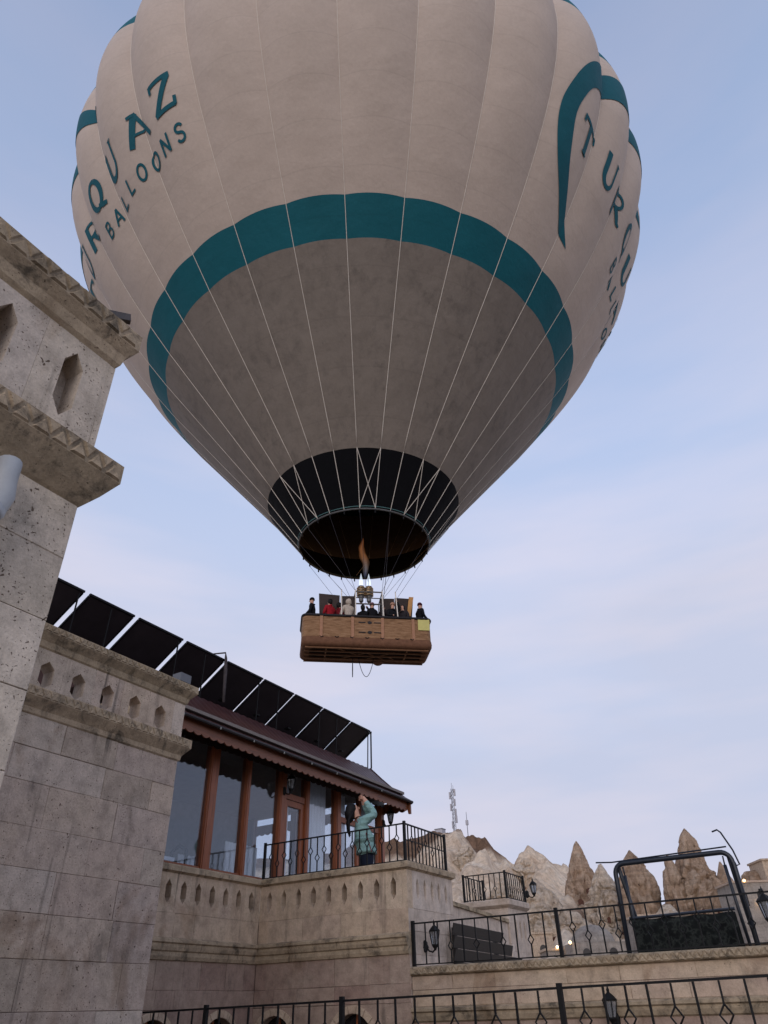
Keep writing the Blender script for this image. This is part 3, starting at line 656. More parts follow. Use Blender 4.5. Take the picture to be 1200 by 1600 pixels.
# ------------------------------------------------------------------ small balcony behind, dark board fence, link wall
sb = thing('stone_balcony', (-8.5,19.8,-1.6), 'small stone balcony tower with railing, left of the rock hills behind dark boards', 'building')
masonry(sb, (-9.2,19.0,0), X, -Y, 1.25, [-1.6,-.9,-.2,.3,.8,1.3,1.75,2.08], .6, PINK, rnd, .15)
masonry(sb, (-7.95,19.005,0), Y, X, 1.25, [-1.6,-.9,-.2,.3,.8,1.15], .6, PINK, rnd, .15)
parapet(sb, (-7.95,19.155,0), Y, X, run(1.1, 3, .27, .14), 1.15, 2.08, .1, .5, 1.62, .1, .15, PINK)
mb = MB(); mb.box((-9.2,19.17,-1.6),(-8.13,20.25,1.9)); mb.build('balcony_core', PINK, sb)
sweep([(-9.2,20.25),(-9.2,19.0),(-7.95,19.0),(-7.95,20.25)], [(-.15,2.08),(0,2.08),(.06,2.12),(.1,2.15),(.1,2.26),(.08,2.28),(-.15,2.28)], 1).build('coping', PINK, sb)
r4 = thing('iron_railing', (-8.5,19,2.28), 'black iron railing round the small stone balcony, seen against the rocks', 'railing', 'iron railings')
railing(r4, (-9.12,18.98), (-7.93,18.98), 2.28, 2.9, 7, ['plain','low'], pw=.05)
railing(r4, (-7.93,18.98), (-7.93,20.2), 2.28, 2.9, 8, ['plain','low'], pw=.05, posts=(False, True))
railing(r4, (-9.12,18.98), (-9.12,20.2), 2.28, 2.9, 6, ['plain','low'], pw=.05, posts=(False, True))
lk = thing('link_wall', (-8,16,-1.6), 'plain pale wall with sloping coping between the terrace and the small balcony', 'wall')
mb = MB(); mb.prism([(13.71,-1.6),(18.99,-1.6),(18.99,1.75),(13.71,2.0)], lambda a, z, d: (d, a, z), -8.2, -8.0); mb.build('wall_face', PINK, lk)
mb = MB(); mb.prism([(13.71,2.001),(18.99,1.751),(18.99,1.83),(13.71,2.08)], lambda a, z, d: (d, a, z), -8.25, -7.95); mb.build('coping', CARVE, lk)
bf = thing('board_fence', (-6.7,15.4,.1), 'charred dark board screen behind the right railing, beside the pale terrace wall', 'fence')
for i in range(6):
    z0 = .12+i*.2; y1 = 17.6-.42*i
    mb = MB(); M_ = Matrix.Translation((-6.7,13.3,z0)) @ Matrix.Rotation(R(-1.0), 4, 'X') @ Matrix.Rotation(R(16), 4, 'Y')
    mb.box((-.012,0,.0),(.012,y1-13.3,.19), 0, M_); mb.build('board', CHAR, bf)
for y in (13.5,15.3):
    mb = MB(); mb.box((-6.8,y,.1),(-6.73,y+.07,1.25)); mb.build('post', CHAR, bf)

# ------------------------------------------------------------------ garden swing (y about 13)
sw = thing('garden_swing', (-2.55,13.2,.1), 'dark steel garden swing seat with patterned back on the right terrace', 'swing')
def arc(c, r, a0, a1, n=6): return [(c[0]+r*math.cos(a0+(a1-a0)*k/n), c[1]+r*math.sin(a0+(a1-a0)*k/n)) for k in range(n+1)]
pts = [(-3.5,.1),(-3.47,1.72)]+arc((-3.32,1.74),.15,math.pi,math.pi/2)+arc((-1.82,1.74),.15,math.pi/2,0)+[(-1.66,1.72),(-1.63,.1)]
mb = MB(); mb.tube([(x,12.95+.0*(1.9-z),z) for x, z in pts], .038, 10); mb.build('front_frame', IRON2, sw, True)
for s_, x in ((-1,-3.42),(1,-1.71)):
    mb = MB(); mb.tube([(x,13.0,1.86),(x+s_*-.02,13.5,1.0),(x,14.0,.1)], .034, 8); mb.build('rear_leg', IRON2, sw, True)
    mb = MB(); mb.tube([(x-s_*.08,12.97,1.84),(x-s_*.085,12.98,1.72)], .012, 6); mb.tube([(x-s_*.085,12.98,1.72),(x-s_*.07,13.05,1.1),(x-s_*.04,13.1,.42)], .025, 8); mb.build('hanger_arm', IRON2, sw, True)
mb = MB(); mb.tube([(-3.75,12.9,1.94),(-3.5,12.95,1.925),(-1.7,12.95,1.96)], .012, 6); mb.build('canopy_rod', IRON2, sw)
mb = MB(); mb.tube([(-1.84,12.9,2.18),(-1.76,12.9,2.2),(-1.72,12.92,2.16),(-1.62,12.95,1.9),(-1.58,12.95,1.7),(-1.66,12.95,1.68)], .013, 6); mb.build('canopy_hook', IRON2, sw)
m, t, b = base('camouflage_canvas', .85, .2); tcx = N(t, 'ShaderNodeTexCoord').outputs['Object']
vo = N(t, 'ShaderNodeTexVoronoi'); vo.inputs['Scale'].default_value = 16; LK(t, tcx, vo.inputs['Vector'])
mm = noise_n(t, 7, 4, .6, tcx)
LK(t, ramp(t, mm, [(.3, lin((14,16,18))), (.48, lin((24,28,28))), (.55, lin((50,54,52))), (.6, lin((22,25,26))), (.75, lin((12,13,15)))]), b.inputs['Base Color']); bump(t, b, vo.outputs['Distance'], .01, .6)
rows = []
for k in range(7):
    f = k/6; rows.append([(-3.34+1.52*i/24, 12.99-.16*f+.02*math.sin(i*1.3)*math.sin(math.pi*f)+.02*math.sin(math.pi*i/24), .42+.66*f+.008*math.sin(i*.9)) for i in range(25)])
mb = MB(); mb.grid(rows); mb.grid([[(x, y+.1, z) for x, y, z in r] for r in rows]); 
for a_, b_ in ((rows[-1], 0), (rows[0], 0)): mb.grid([a_, [(x, y+.1, z) for x, y, z in a_]])
mb.build('seat_back', m, sw, True)
mb = MB(); mb.tube([(-3.36,12.84,1.10),(-1.8,12.84,1.12)], .022, 8); mb.build('back_rail', IRON2, sw)
mb = MB(); mb.box((-3.34,13.1,.4),(-1.82,13.65,.5)); mb.build('seat', m, sw)

# ------------------------------------------------------------------ hills and fairy chimneys
def W(d, az, z):   # a point d metres out at azimuth az (degrees, right of the heading)
    a = R(az); p = (F*math.cos(a)+RT*math.sin(a))*d; return Vector((p.x, p.y, z))
m, t, b = base('tuff_hill', .95, .1); P = wpos(t); g = N(t, 'ShaderNodeNewGeometry'); sxz = N(t, 'ShaderNodeSeparateXYZ'); LK(t, g.outputs['Normal'], sxz.inputs[0])
tu = ramp(t, noise_n(t, .22, 7, .62, wpos(t, (1, 1, .45)), .8), [(.3, lin((184,158,134))), (.5, lin((220,196,170))), (.7, lin((230,212,190)))])
br = ramp(t, noise_n(t, .6, 8, .7, P), [(.3, lin((96,76,62))), (.6, lin((132,104,84))), (.8, lin((110,92,70)))])
ad = N(t, 'ShaderNodeMath', operation='ADD'); LK(t, sxz.outputs['Z'], ad.inputs[0]); LK(t, noise_n(t, .11, 6, .6, P), ad.inputs[1])
at_ = N(t, 'ShaderNodeAttribute', attribute_name='scrub')
fm = ramp(t, at_.outputs['Fac'], [(.42, BW(0)), (.58, BW(1))])
c = mixc(t, fm, tu, br); c = mixc(t, 1.0, c, ramp(t, noise_n(t, 1.2, 9, .75, wpos(t, (1, 1, .6))), [(.3, BW(.6)), (.55, BW(1.0)), (.72, BW(1.15))]), 'MULTIPLY')
LK(t, c, b.inputs['Base Color']); bump(t, b, noise_n(t, .9, 8, .65, P), .8, .8); HILL = m
def rock(name, c1, c2, c3):
    m, t, b = base(name, .95, .1); P = wpos(t)
    c = ramp(t, noise_n(t, .35, 7, .65, wpos(t, (1, 1, .6)), 1.0), [(.28, lin(c1)), (.5, lin(c2)), (.72, lin(c3))])
    c = mixc(t, 1.0, c, ramp(t, noise_n(t, 2.0, 9, .75, wpos(t, (1, 1, .45))), [(.3, BW(.62)), (.5, BW(1.0)), (.72, BW(1.15))]), 'MULTIPLY')
    c = mixc(t, 1.0, c, ramp(t, noise_n(t, 1.0, 5, .6, wpos(t, (.12, .12, 1.6)), .4), [(.35, BW(.78)), (.55, BW(1.05))]), 'MULTIPLY')
    vo = N(t, 'ShaderNodeTexVoronoi'); vo.inputs['Scale'].default_value = .8; LK(t, wpos(t, (1, 1, .7)), vo.inputs['Vector'])
    pm = ramp(t, vo.outputs['Distance'], [(.10, BW(1)), (.15, BW(0))])
    k = N(t, 'ShaderNodeMath', operation='MULTIPLY'); LK(t, pm, k.inputs[0]); LK(t, ramp(t, noise_n(t, .3, 3, .5, P), [(.5, BW(0)), (.6, BW(.8))]), k.inputs[1])
    c = mixc(t, k.outputs[0], c, lin((84,64,52)))
    LK(t, c, b.inputs['Base Color']); p = bump(t, b, noise_n(t, 1.1, 8, .75, wpos(t, (1, 1, .6))), 1.0, 1.0); bump(t, b, noise_n(t, 5, 6, .7, P), .12, .8, p); return m
ROCKB = rock('brown_tuff', (152,124,102), (198,168,142), (220,194,168)); ROCKC = rock('cream_tuff', (196,172,148), (228,206,182), (236,220,200))
pr = [(-40,.15),(-25,.16),(-12,.165),(-4,.17),(1,.182),(4,.184),(5.3,.181),(6.8,.172),(8.5,.160),(9.5,.162),(11.2,.149),(12.4,.138),(14,.12),(16,.105),(19,.095),(23,.10),(25,.105),(30,.10),(45,.10),(70,.08)]
def ridge(az): return float(np.interp(az, [p[0] for p in pr], [p[1] for p in pr]))
DR = 215
def terrain(d, s):
    az = math.degrees(math.atan2(s, d)); H = ridge(az)*DR
    f = (d-62)/(DR-62)
    if f <= 0: z = -1.4+2.2*max(0, (d-30)/32)
    else:
        f1 = min(f, 1); sm = f1*f1*(3-2*f1); z = .8+(H-.8)*(sm*.6+.4*f1)
        if f > 1: z = H-(d-DR)*.10
    k = max(0, min(1, (d-70)/60))*(.4 if d > DR*.97 else 1)
    v = Vector((s*.045, d*.03, 1.7))
    z += k*5.5*(noise.ridged_multi_fractal(v, 1.0, 2.1, 5, 1.0, 2.0)-1.1)*(1 if az < 13 else .5)
    z += k*1.2*noise.fractal(Vector((s*.2, d*.2, 4)), 1, 2, 4)
    # fluted gullies running down the face
    w_ = noise.voronoi(Vector((s*.075, d*.02, 3.3)))[0]
    z -= k*5.0*max(0, 1-(w_[1]-w_[0])/.3)*(1 if d < DR*.95 else .35)
    z -= k*1.5*abs(math.sin(s*.3+1.5*noise.noise(Vector((s*.06, d*.03, 9)))))**.6*(1 if d < DR*.95 else .3)
    return z
rows = []; scr = []
for d in np.concatenate([np.linspace(30,110,40), np.linspace(111,DR,150), np.linspace(DR+3,420,30)]):
    r = []
    for az in np.concatenate([np.linspace(-55,0,40), np.linspace(.12,28,260), np.linspace(28.5,70,40)]):
        s_ = d*math.tan(R(az)); p = F*d+RT*s_; zt = terrain(d, s_); r.append((p.x, p.y, zt)); hz_ = zt/(ridge(az)*DR)
        scr.append(.5*noise.fractal(Vector((s_*.045, d*.02, 2.5)), 1, 2, 5)+.24+(.55*max(0, (hz_-.78)/.15) if az < 6.5 else .25*max(0, (hz_-.85)/.15)))
    rows.append(r)
mb = MB(); mb.grid(rows); ho = struct(mb.build('hill', HILL, None, True))
if len(ho.data.vertices) == len(scr):
    ho.data.attributes.new('scrub', 'FLOAT', 'POINT').data.foreach_set('value', scr)
def hoodoo(name, d, az, z0, prof, label, mat, seed, flat=1.0, lean=(0, 0), jag=.16, group='fairy chimneys', n=84, caves=()):
    """prof = [(height above z0, radius)]; eroded by facets, cracks and strata"""
    c = W(d, az, z0); mb = MB(); rows = []; hs = [p[0] for p in prof]; rs = [p[1] for p in prof]; K = 100
    def pt(h, a, out=0):
        r = float(np.interp(h, hs, rs)); ca, sa = math.cos(a), math.sin(a); rr = max(r, .6)
        v = Vector((ca*rr*.32+seed, sa*rr*.32, h*.13+seed*2))
        q = .9+jag*1.5*noise.fractal(v, .9, 2.1, 5)
        w1 = noise.voronoi(Vector((ca*rr*.42+seed*3, sa*rr*.42, h*.16)))[0]
        q -= jag*1.3*max(0, 1-(w1[1]-w1[0])/.16)                      # vertical cracks between blocks
        q += jag*.9*(w1[0]-.3)                                       # block faces stand proud of one another
        w2 = noise.voronoi(Vector((ca*rr*1.3+seed, sa*rr*1.3, h*.7)))[0]
        q -= jag*.45*max(0, 1-(w2[1]-w2[0])/.2)
        q += jag*.30*math.floor(2.2*noise.noise(Vector((seed, 1.5, h*.55)))+.5)*.5   # strata ledges
        x = ca*r*q*flat; y = sa*r*q; f = h/hs[-1]
        nn = RT*ca+F*sa
        return c+RT*(x+lean[0]*f)+F*(y+lean[1]*f)+Z*(h+r*.3*noise.noise(v*2.3))+nn*out
    for i in range(K+1):
        h = hs[-1]*i/K; rows.append([tuple(pt(h, 2*math.pi*k/n)) for k in range(n)])
    mb.grid(rows, cu=True); mb.face(rows[-1])
    o = mb.build(name, mat, None, True); tag(o, label, 'rock', group)
    for h, da, sz in caves:     # carved openings facing the village: plates with their shade put into the colour
        a = -math.pi/2+da; mb = MB(); P0 = pt(h, a, .12); rt_ = RT*-math.sin(a)+F*math.cos(a)
        poly = [(-.5*sz,-.7*sz),(.5*sz,-.7*sz)]+[(.5*sz*math.cos(q), .4*sz+.5*sz*math.sin(q)) for q in [math.pi*k/6 for k in range(7)]]
        nn = -(RT*math.cos(a)+F*math.sin(a))
        mb.prism(poly, lambda u_, z_, dd: P0+rt_*u_+Z*z_+nn*dd, 0, .5); mb.build('cave_opening', CAVE, o)
    return o
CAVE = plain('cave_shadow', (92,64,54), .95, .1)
hoodoo('fairy_chimney', 150, 13.0, 9, [(0,6.5),(3,5.6),(5.5,4.6),(8.5,3.5),(11.5,2.3),(14.5,1.15),(16,.5),(16.6,.05)], 'brown pointed fairy chimney left of the garden swing, with small pink-lit cave openings', ROCKB, 1.3, lean=(.6,0), jag=.15, caves=((5.2,-.35,.9),(7.6,.1,.7),(9.6,.0,.5),(4.0,.3,.7),(6.6,.45,.5)))
hoodoo('fairy_chimney', 128, 16.7, 4, [(0,4.0),(4,3.6),(8,3.1),(9.3,2.95),(10,3.15),(11.5,2.9),(13.5,1.9),(15.2,.8),(15.9,.1)], 'fairy chimney with a waist, seen through the left half of the garden swing frame', ROCKB, 4.1, lean=(.1,0), jag=.15, caves=((5.0,.1,.5),))
hoodoo('fairy_chimney', 126, 20.4, 4, [(0,5.4),(4,4.9),(8,4.0),(11,3.2),(13,2.3),(15,1.7),(17,.95),(17.8,.3),(18,.05)], 'tallest blocky fairy chimney rising above the top bar of the garden swing', ROCKB, 7.7, lean=(.7,0), jag=.2, caves=((6.2,.3,.5),(7.0,-.3,.4)))
hoodoo('fairy_chimney', 124, 19.2, 5, [(0,2.6),(6,2.2),(10,1.5),(12.2,.8),(13.2,.2)], 'thin rock spire leaning on the left side of the tallest fairy chimney', ROCKB, 9.2, jag=.22)
hoodoo('fairy_chimney', 135, 22.4, 5, [(0,3.8),(5,3.0),(8,2.3),(11,1.2),(13.2,.15)], 'small brown fairy chimney behind the right swing post', ROCKB, 12.3, jag=.14)
hoodoo('fairy_chimney', 135, 14.6, 5, [(0,7),(5,5.2),(9,3.2),(12,1.6),(14.2,.3)], 'cream cone rock between the brown pointed chimney and the swing', ROCKC, 15.1, jag=.2, caves=((4.5,.1,.7),(6.4,-.3,.5),(8,.2,.4)))
hoodoo('fairy_chimney', 120, 10.0, 5, [(0,4.6),(4,4.2),(6.5,3.6),(8.6,2.6),(10.2,.9),(10.8,.1)], 'cream tent shaped rock right of the small balcony', ROCKC, 18.6, jag=.16, caves=((3.0,.2,.6),))
hoodoo('fairy_chimney', 125, 7.6, 6, [(0,5.5),(4,4.2),(8,2.4),(11,.4)], 'cream pointed rock just behind the small balcony railing', ROCKC, 21.4, jag=.2)
hoodoo('fairy_chimney', 170, 5.2, 14, [(0,10),(6,7.5),(12,4),(15.5,1)], 'pale fluted rock on the slope under the radio mast', ROCKC, 24.9, jag=.25)
hoodoo('fairy_chimney', 185, 9.4, 14, [(0,10),(6,7.5),(11,4),(14.5,.8)], 'pale wedge rock on the ridge left of the brown pointed chimney', ROCKC, 27.7, jag=.25, caves=((8,-.4,.8),(8.2,-.25,.8),(6.5,.4,.8)))
hoodoo('fairy_chimney', 112, 24.4, 4, [(0,5),(4,4.2),(7,3.0),(9.4,1.4),(9.8,.2)], 'low brown rock at the right picture edge', ROCKB, 31.7, jag=.22)
hoodoo('fairy_chimney', 118, 12.2, 3, [(0,5),(3,4.2),(6,2.6),(8,.6)], 'low cream rock under the brown pointed chimney', ROCKC, 33.1, jag=.2)
hoodoo('fairy_chimney', 112, 18.4, 3, [(0,4.6),(3,3.6),(6,2.0),(7.6,.5)], 'low cream rock mound between the two chimneys in the swing frame', ROCKC, 36.3, jag=.2)

# masts on the hill
ms_ = thing('radio_mast', W(208,4.55,36.5), 'lattice radio mast with antenna panels on the left hill top', 'mast')
c = W(208,4.55,36.5); h = 14.2; mb = MB()
for k in range(3):
    a = 2.1*k; mb.tube([c+Vector((.5*math.cos(a),.5*math.sin(a),0)), c+Vector((.3*math.cos(a),.3*math.sin(a),h))], .07, 5)
mb.build('mast_leg', plain('galvanised',(120,120,126),.6), ms_)
mb = MB()
for i in range(14):
    for k in range(3):
        a, a2 = 2.1*k, 2.1*(k+1); z0 = h*i/14; z1 = h*(i+1)/14
        mb.bar(c+Vector((.45*math.cos(a),.45*math.sin(a),z0)), c+Vector((.42*math.cos(a2),.42*math.sin(a2),z1)), .06)
mb.build('bracing', bpy.data.materials['galvanised'], ms_)
for i, (dz, s_) in enumerate(((13.2,.9),(12.4,-.8),(10.6,.7),(9.3,-.7),(8.0,.8),(6.2,.9),(4.8,-.5))):
    p = c+RT*s_*.8+Z*dz; mb = MB(); mb.box((p.x-.2,p.y-.2,p.z-.9),(p.x+.2,p.y+.2,p.z+.9)); mb.bar(p, c+Z*dz, .08); mb.build('antenna', plain('antenna',(176,172,176),.6) if i == 0 else bpy.data.materials['antenna'], ms_)
mb = MB(); mb.tube([c+Z*h, c+Z*(h+1.6)], .05, 5); mb.tube([c+RT*.4+Z*(h-1), c+RT*.4+Z*(h+1)], .05, 5); mb.build('whip_aerial', bpy.data.materials['galvanised'], ms_)
m2 = thing('radio_mast', W(206,5.5,36.5), 'thin short aerial pole right of the lattice mast on the hill', 'mast')
c = W(206,5.5,36.5); mb = MB(); mb.tube([c, c+Z*7.5], [.12,.06], 6); mb.build('pole', bpy.data.materials['galvanised'], m2)
mb = MB(); mb.box(c+Vector((-.3,-.3,4.2)), c+Vector((.3,.3,5.4))); mb.build('antenna', bpy.data.materials['antenna'], m2)
for az, wd, hh, lb in ((3.45,2.2,4.4,'pale equipment cabin left of the lattice mast on the hill'),(4.15,3.0,3.2,'flat grey equipment cabin at the foot of the lattice mast')):
    c = W(206,az,35.6); g = thing('equipment_cabin', c, lb, 'cabin'); mb = MB(); mb.box(c+Vector((-wd/2,-1,0)), c+Vector((wd/2,1,hh-.2))); mb.build('wall', bpy.data.materials['antenna'], g)
    mb = MB(); mb.box(c+Vector((-wd/2-.1,-1.1,hh-.2)), c+Vector((wd/2+.1,1.1,hh))); mb.build('roof', bpy.data.materials['galvanised'], g)

# village houses below the rocks, some lamps already lit
m, t, b = base('lit_lamp', .5); b.inputs['Emission Color'].default_value = (1,.62,.25,1); b.inputs['Emission Strength'].default_value = 3; LAMP = m
WHITE = rock('limewash', (170,156,146), (196,184,172), (206,196,186)); WHITE.name = 'limewash'
WIN = plain('window_dark', (40,34,32), .3)
Ru = Matrix.Rotation(HEAD, 4, 'Z')
def house(d, az, z0, wd, dp_, hh, label, mat, dome=0, wins=3, name='village_house', lamps=()):
    c = W(d, az, z0); g = thing(name, c, label, 'house', 'village houses'); M_ = Matrix.Translation(c) @ Ru
    mb = MB(); mb.box((-wd/2,0,-3),(wd/2,dp_,hh), 0, M_); mb.build('wall', mat, g)
    if dome:
        mb = MB(); rows = []
        for i in range(9):
            a = math.pi/2*i/8; rows.append([M_ @ Vector((dome*math.cos(a)*math.cos(q), dp_/2+dome*math.cos(a)*math.sin(q), hh-.1+dome*.8*math.sin(a))) for q in [2*math.pi*k/24 for k in range(24)]])
        mb.grid(rows, cu=True); mb.build('dome', mat, g, True)
    else:
        mb = MB(); mb.box((-wd/2-.15,-.15,hh),(wd/2+.15,dp_+.15,hh+.22), 0, M_); mb.build('roof', TERR, g)
    for i in range(wins):
        x = -wd/2+wd*(i+.5)/wins; z = hh*.45
        poly = [(x-.4,z-.7),(x+.4,z-.7)]+[(x+.4*math.cos(q), z+.5+.4*math.sin(q)) for q in [math.pi*k/8 for k in range(9)]]
        mb = MB(); mb.prism(poly, lambda a, zz, dd: M_ @ Vector((a, dd, zz)), -.03, .05); wv = mb.build('window', WIN, g)
        mb = MB(); mb.box((x-.5,-.12,z-.82),(x+.5,.0,z-.72), 0, M_); mb.build('sill', mat, wv)
    for x, z in lamps:
        mb = MB(); q = M_ @ Vector((x,-.3,z)); mb.lathe([(.02,-.15),(.12,-.07),(.15,0),(.12,.08),(.02,.15)], q, 10); mb.build('lamp', LAMP, g, True)
house(88, 13.6, 2.8, 5.5, 5, 2.6, 'limewashed domed house behind the right railing, left of the swing', WHITE, 2.3, 2, lamps=((-3.0,2.6),))
house(92, 11.6, 2.6, 5, 4, 2.4, 'flat roofed pale house with lit lamps left of the domed house', WHITE, 0, 3, lamps=((-1.3,2.7),(.6,2.9),(1.9,2.3)))
house(100, 9.2, 3.6, 5, 4, 3.6, 'tan house with dark windows right of the small balcony foot', TERR, 0, 2)
house(105, 24.3, 8.4, 6, 5, 3.2, 'stone house with a warm lamp by the right picture edge', WHITE, 0, 3, lamps=((-1.6,3.4),(-.6,1.0)))
house(98, 18.0, 4.6, 6, 5, 3.6, 'pale terrace house with arched windows seen inside the swing frame', WHITE, 0, 3)
house(110, 25.9, 11.2, 4, 4, 3.2, 'cream house highest at the right picture edge', TERR, 0, 2)
# ------------------------------------------------------------------ hot air balloon
K_ = .954                        # envelope scale
BC = Vector((-13.33, 20.90, 0))  # axis
BA = math.degrees(math.atan2(-BC.y, -BC.x))   # world angle that faces the photographer
GN = 28; GW = 360/GN; SEAM = -3.3
hp = [16.54,18.49,24.75,26.1]; rp_ = [2.79,4.26,9.5,10.56]
def r0(h):
    if h <= 26.1: return float(np.interp(h, hp, rp_))
    if h <= 38:
        s = (h-26.1)/11.9; return (2*s**3-3*s**2+1)*10.56+(s**3-2*s**2+s)*.78*11.9+(-2*s**3+3*s**2)*16
    q = min(1, (h-38)/14.4); return 16*math.sqrt(max(0, 1-q*q))
def bf(h): return float(np.interp(h, [16.5,18.5,24.7,26.2,30,35,40,48,52], [.012,.015,.022,.034,.10,.15,.155,.1,.02]))
def surf(az, h, off=0.0):
    """point of the envelope; az in degrees from the photographer's side, h in model units"""
    t = ((az-SEAM)/GW) % 1; x = 2*t-1; r = r0(h); b = bf(h)*2*math.pi*r/GN
    r = r+b*((1-x*x)-.6)
    a = R(BA+az); return Vector((BC.x+(r*K_+off)*math.cos(a), BC.y+(r*K_+off)*math.sin(a), h*K_))
bal = thing('hot_air_balloon', (BC.x, BC.y, 10.9), 'giant cream hot air balloon with teal bands and lettering, flying low with a full basket', 'balloon')
def panel_mesh(name, ha, hb, nh, mat):
    rows = []; na = 14
    for i in range(nh+1):
        h = ha+(hb-ha)*i/nh
        rows.append([surf(SEAM+GW*k/na-.0001*(k == na)+.0001*(k == 0), h)-Vector((BC.x,BC.y,0)) for k in range(na+1)])
    mb = MB(); mb.grid(rows); return mb.mesh(name, mat, True)
PM = {'white': panel_mesh('gore_panel', 26.1, 38.9, 46, CREAM), 'throat': panel_mesh('throat_panel', 16.54, 18.49, 6, BLACKF), 'nomex': panel_mesh('nomex_panel', 18.49, 24.75, 18, NOMEX),
      'band': panel_mesh('band_panel', 24.75, 26.1, 5, TEAL), 'band2': panel_mesh('upper_band_panel', 38.9, 40.6, 8, TEAL), 'crown': panel_mesh('crown_panel', 40.6, 52.39, 30, CREAM)}
tape = MB(); tape.tube([surf(SEAM, h, .008)-Vector((BC.x,BC.y,0)) for h in np.linspace(18.49, 52, 70)], .015, 5); TM = tape.mesh('load_tape', TAPE, True)
for g in range(GN):
    M_ = Matrix.Translation((BC.x,BC.y,0)) @ Matrix.Rotation(R(GW*g), 4, 'Z')
    go = place('gore_panel', PM['white'], bal, M_)
    for k, nm in (('throat','throat_panel'),('nomex','nomex_panel'),('band','band_panel'),('band2','upper_band_panel'),('crown','crown_panel')): place(nm, PM[k], go, M_)
    place('load_tape', TM, bal, M_)
# cables over the throat, some of them crossing
def seam(g, h, off=.03): return surf(SEAM+GW*g, h, off)
mb = MB()
cab = [(g, g) for g in range(GN)]+[(0,1),(1,0),(3,4),(4,3),(-4,-3),(-3,-4),(7,8),(10,11),(14,15),(-8,-9)]
for a_, b_ in cab:
    mb = MB(); mb.tube([seam(a_,18.5), seam(b_,16.56)], .014, 5); mb.build('cable', TAPE, bal)
# mouth ring with its tabs
def ring(r, z, n=72): return [(BC.x+r*math.cos(2*math.pi*k/n), BC.y+r*math.sin(2*math.pi*k/n), z) for k in range(n)]
mb = MB(); mb.tube(ring(2.79*K_+.02, 16.53*K_), .035, 6, closed=True); mb.build('mouth_ring', plain('ring_rope',(92,92,92),.7), bal, True)
mb = MB(); mb.tube(ring(2.83*K_+.03, 16.62*K_), .02, 6, closed=True); mb.build('mouth_strap', plain('strap_green',(74,110,110),.7), bal, True)
for g in range(GN):
    a = R(BA+SEAM+GW*g); p = Vector((BC.x+2.66*math.cos(a), BC.y+2.66*math.sin(a), 15.77)); mb = MB(); mb.bar(p, p-Z*.16, .05, .035); mb.build('carabiner', IRON, bal)
# print: letters laid on the fabric
def strokes(nm):
    T_, S_ = .17, .075
    def el(cx, cy, rx, ry, a0, a1, n=18): return [(cx+rx*math.cos(R(a0+(a1-a0)*k/n)), cy+ry*math.sin(R(a0+(a1-a0)*k/n))) for k in range(n+1)]
    L = {
     'T': [([(.5,0),(.5,.95)],T_),([(0,.93),(1,.93)],.1),([(.05,.95),(.03,.74)],.09),([(.95,.95),(.97,.74)],.09),([(.34,.03),(.66,.03)],.06)],
     'U': [([(.16,1),(.16,.36)]+el(.5,.34,.34,.32,180,360)+[(.84,.36),(.84,1)],[.19]*2+[.19-.1*k/18 for k in range(19)]+[.09]*2),([(.02,.97),(.26,.97)],.06),([(.74,.97),(.96,.97)],.05)],
     'R': [([(.18,0),(.18,1)],.19),([(.2,.95)]+el(.42,.72,.34,.23,80,-90)+[(.2,.49)],.11),([(.45,.5),(.66,.22),(.8,.04),(.98,.02)],[.15,.16,.14,.07])],
     'Q': [(el(.5,.52,.42,.44,60,420,30),[.11+.07*abs(math.sin(R(k*12+60-90))) for k in range(31)]),([(.5,.16),(.72,.04),(1.02,-.03)],[.08,.15,.12])],
     'A': [([(.0,.02),(.42,.98)],.2),([(.4,1.0),(.95,.02)],.11),([(.22,.34),(.76,.34)],.08),([(.12,.93),(.42,.95)],.1)],
     'Z': [([(.06,.93),(.95,.93)],.12),([(.88,.92),(.1,.06)],.17),([(.05,.07),(.95,.07)],.12),([(.07,.96),(.06,.74)],.09),([(.93,.04),(.96,.27)],.1)],
     'b': [([(.15,0),(.15,1)],S_*2),([(.15,.95)]+el(.45,.74,.3,.21,90,-90)+[(.15,.53)],S_*1.7),([(.15,.53)]+el(.48,.27,.34,.24,90,-90)+[(.15,.04)],S_*1.7)],
     'a': [([(.05,0),(.5,1)],S_*2),([(.5,1),(.95,0)],S_*2),([(.2,.32),(.8,.32)],S_*1.6)],
     'l': [([(.2,0),(.2,1)],S_*2),([(.2,.06),(.85,.06)],S_*1.8)],
     'o': [(el(.5,.5,.42,.46,0,360,26),S_*2)],
     'n': [([(.12,0),(.12,1)],S_*2),([(.12,.98),(.88,.02)],S_*2),([(.88,0),(.88,1)],S_*2)],
     's': [(el(.5,.74,.33,.22,20,270,14)+el(.5,.27,.35,.24,90,-160,14),S_*2)]}
    return L[nm]
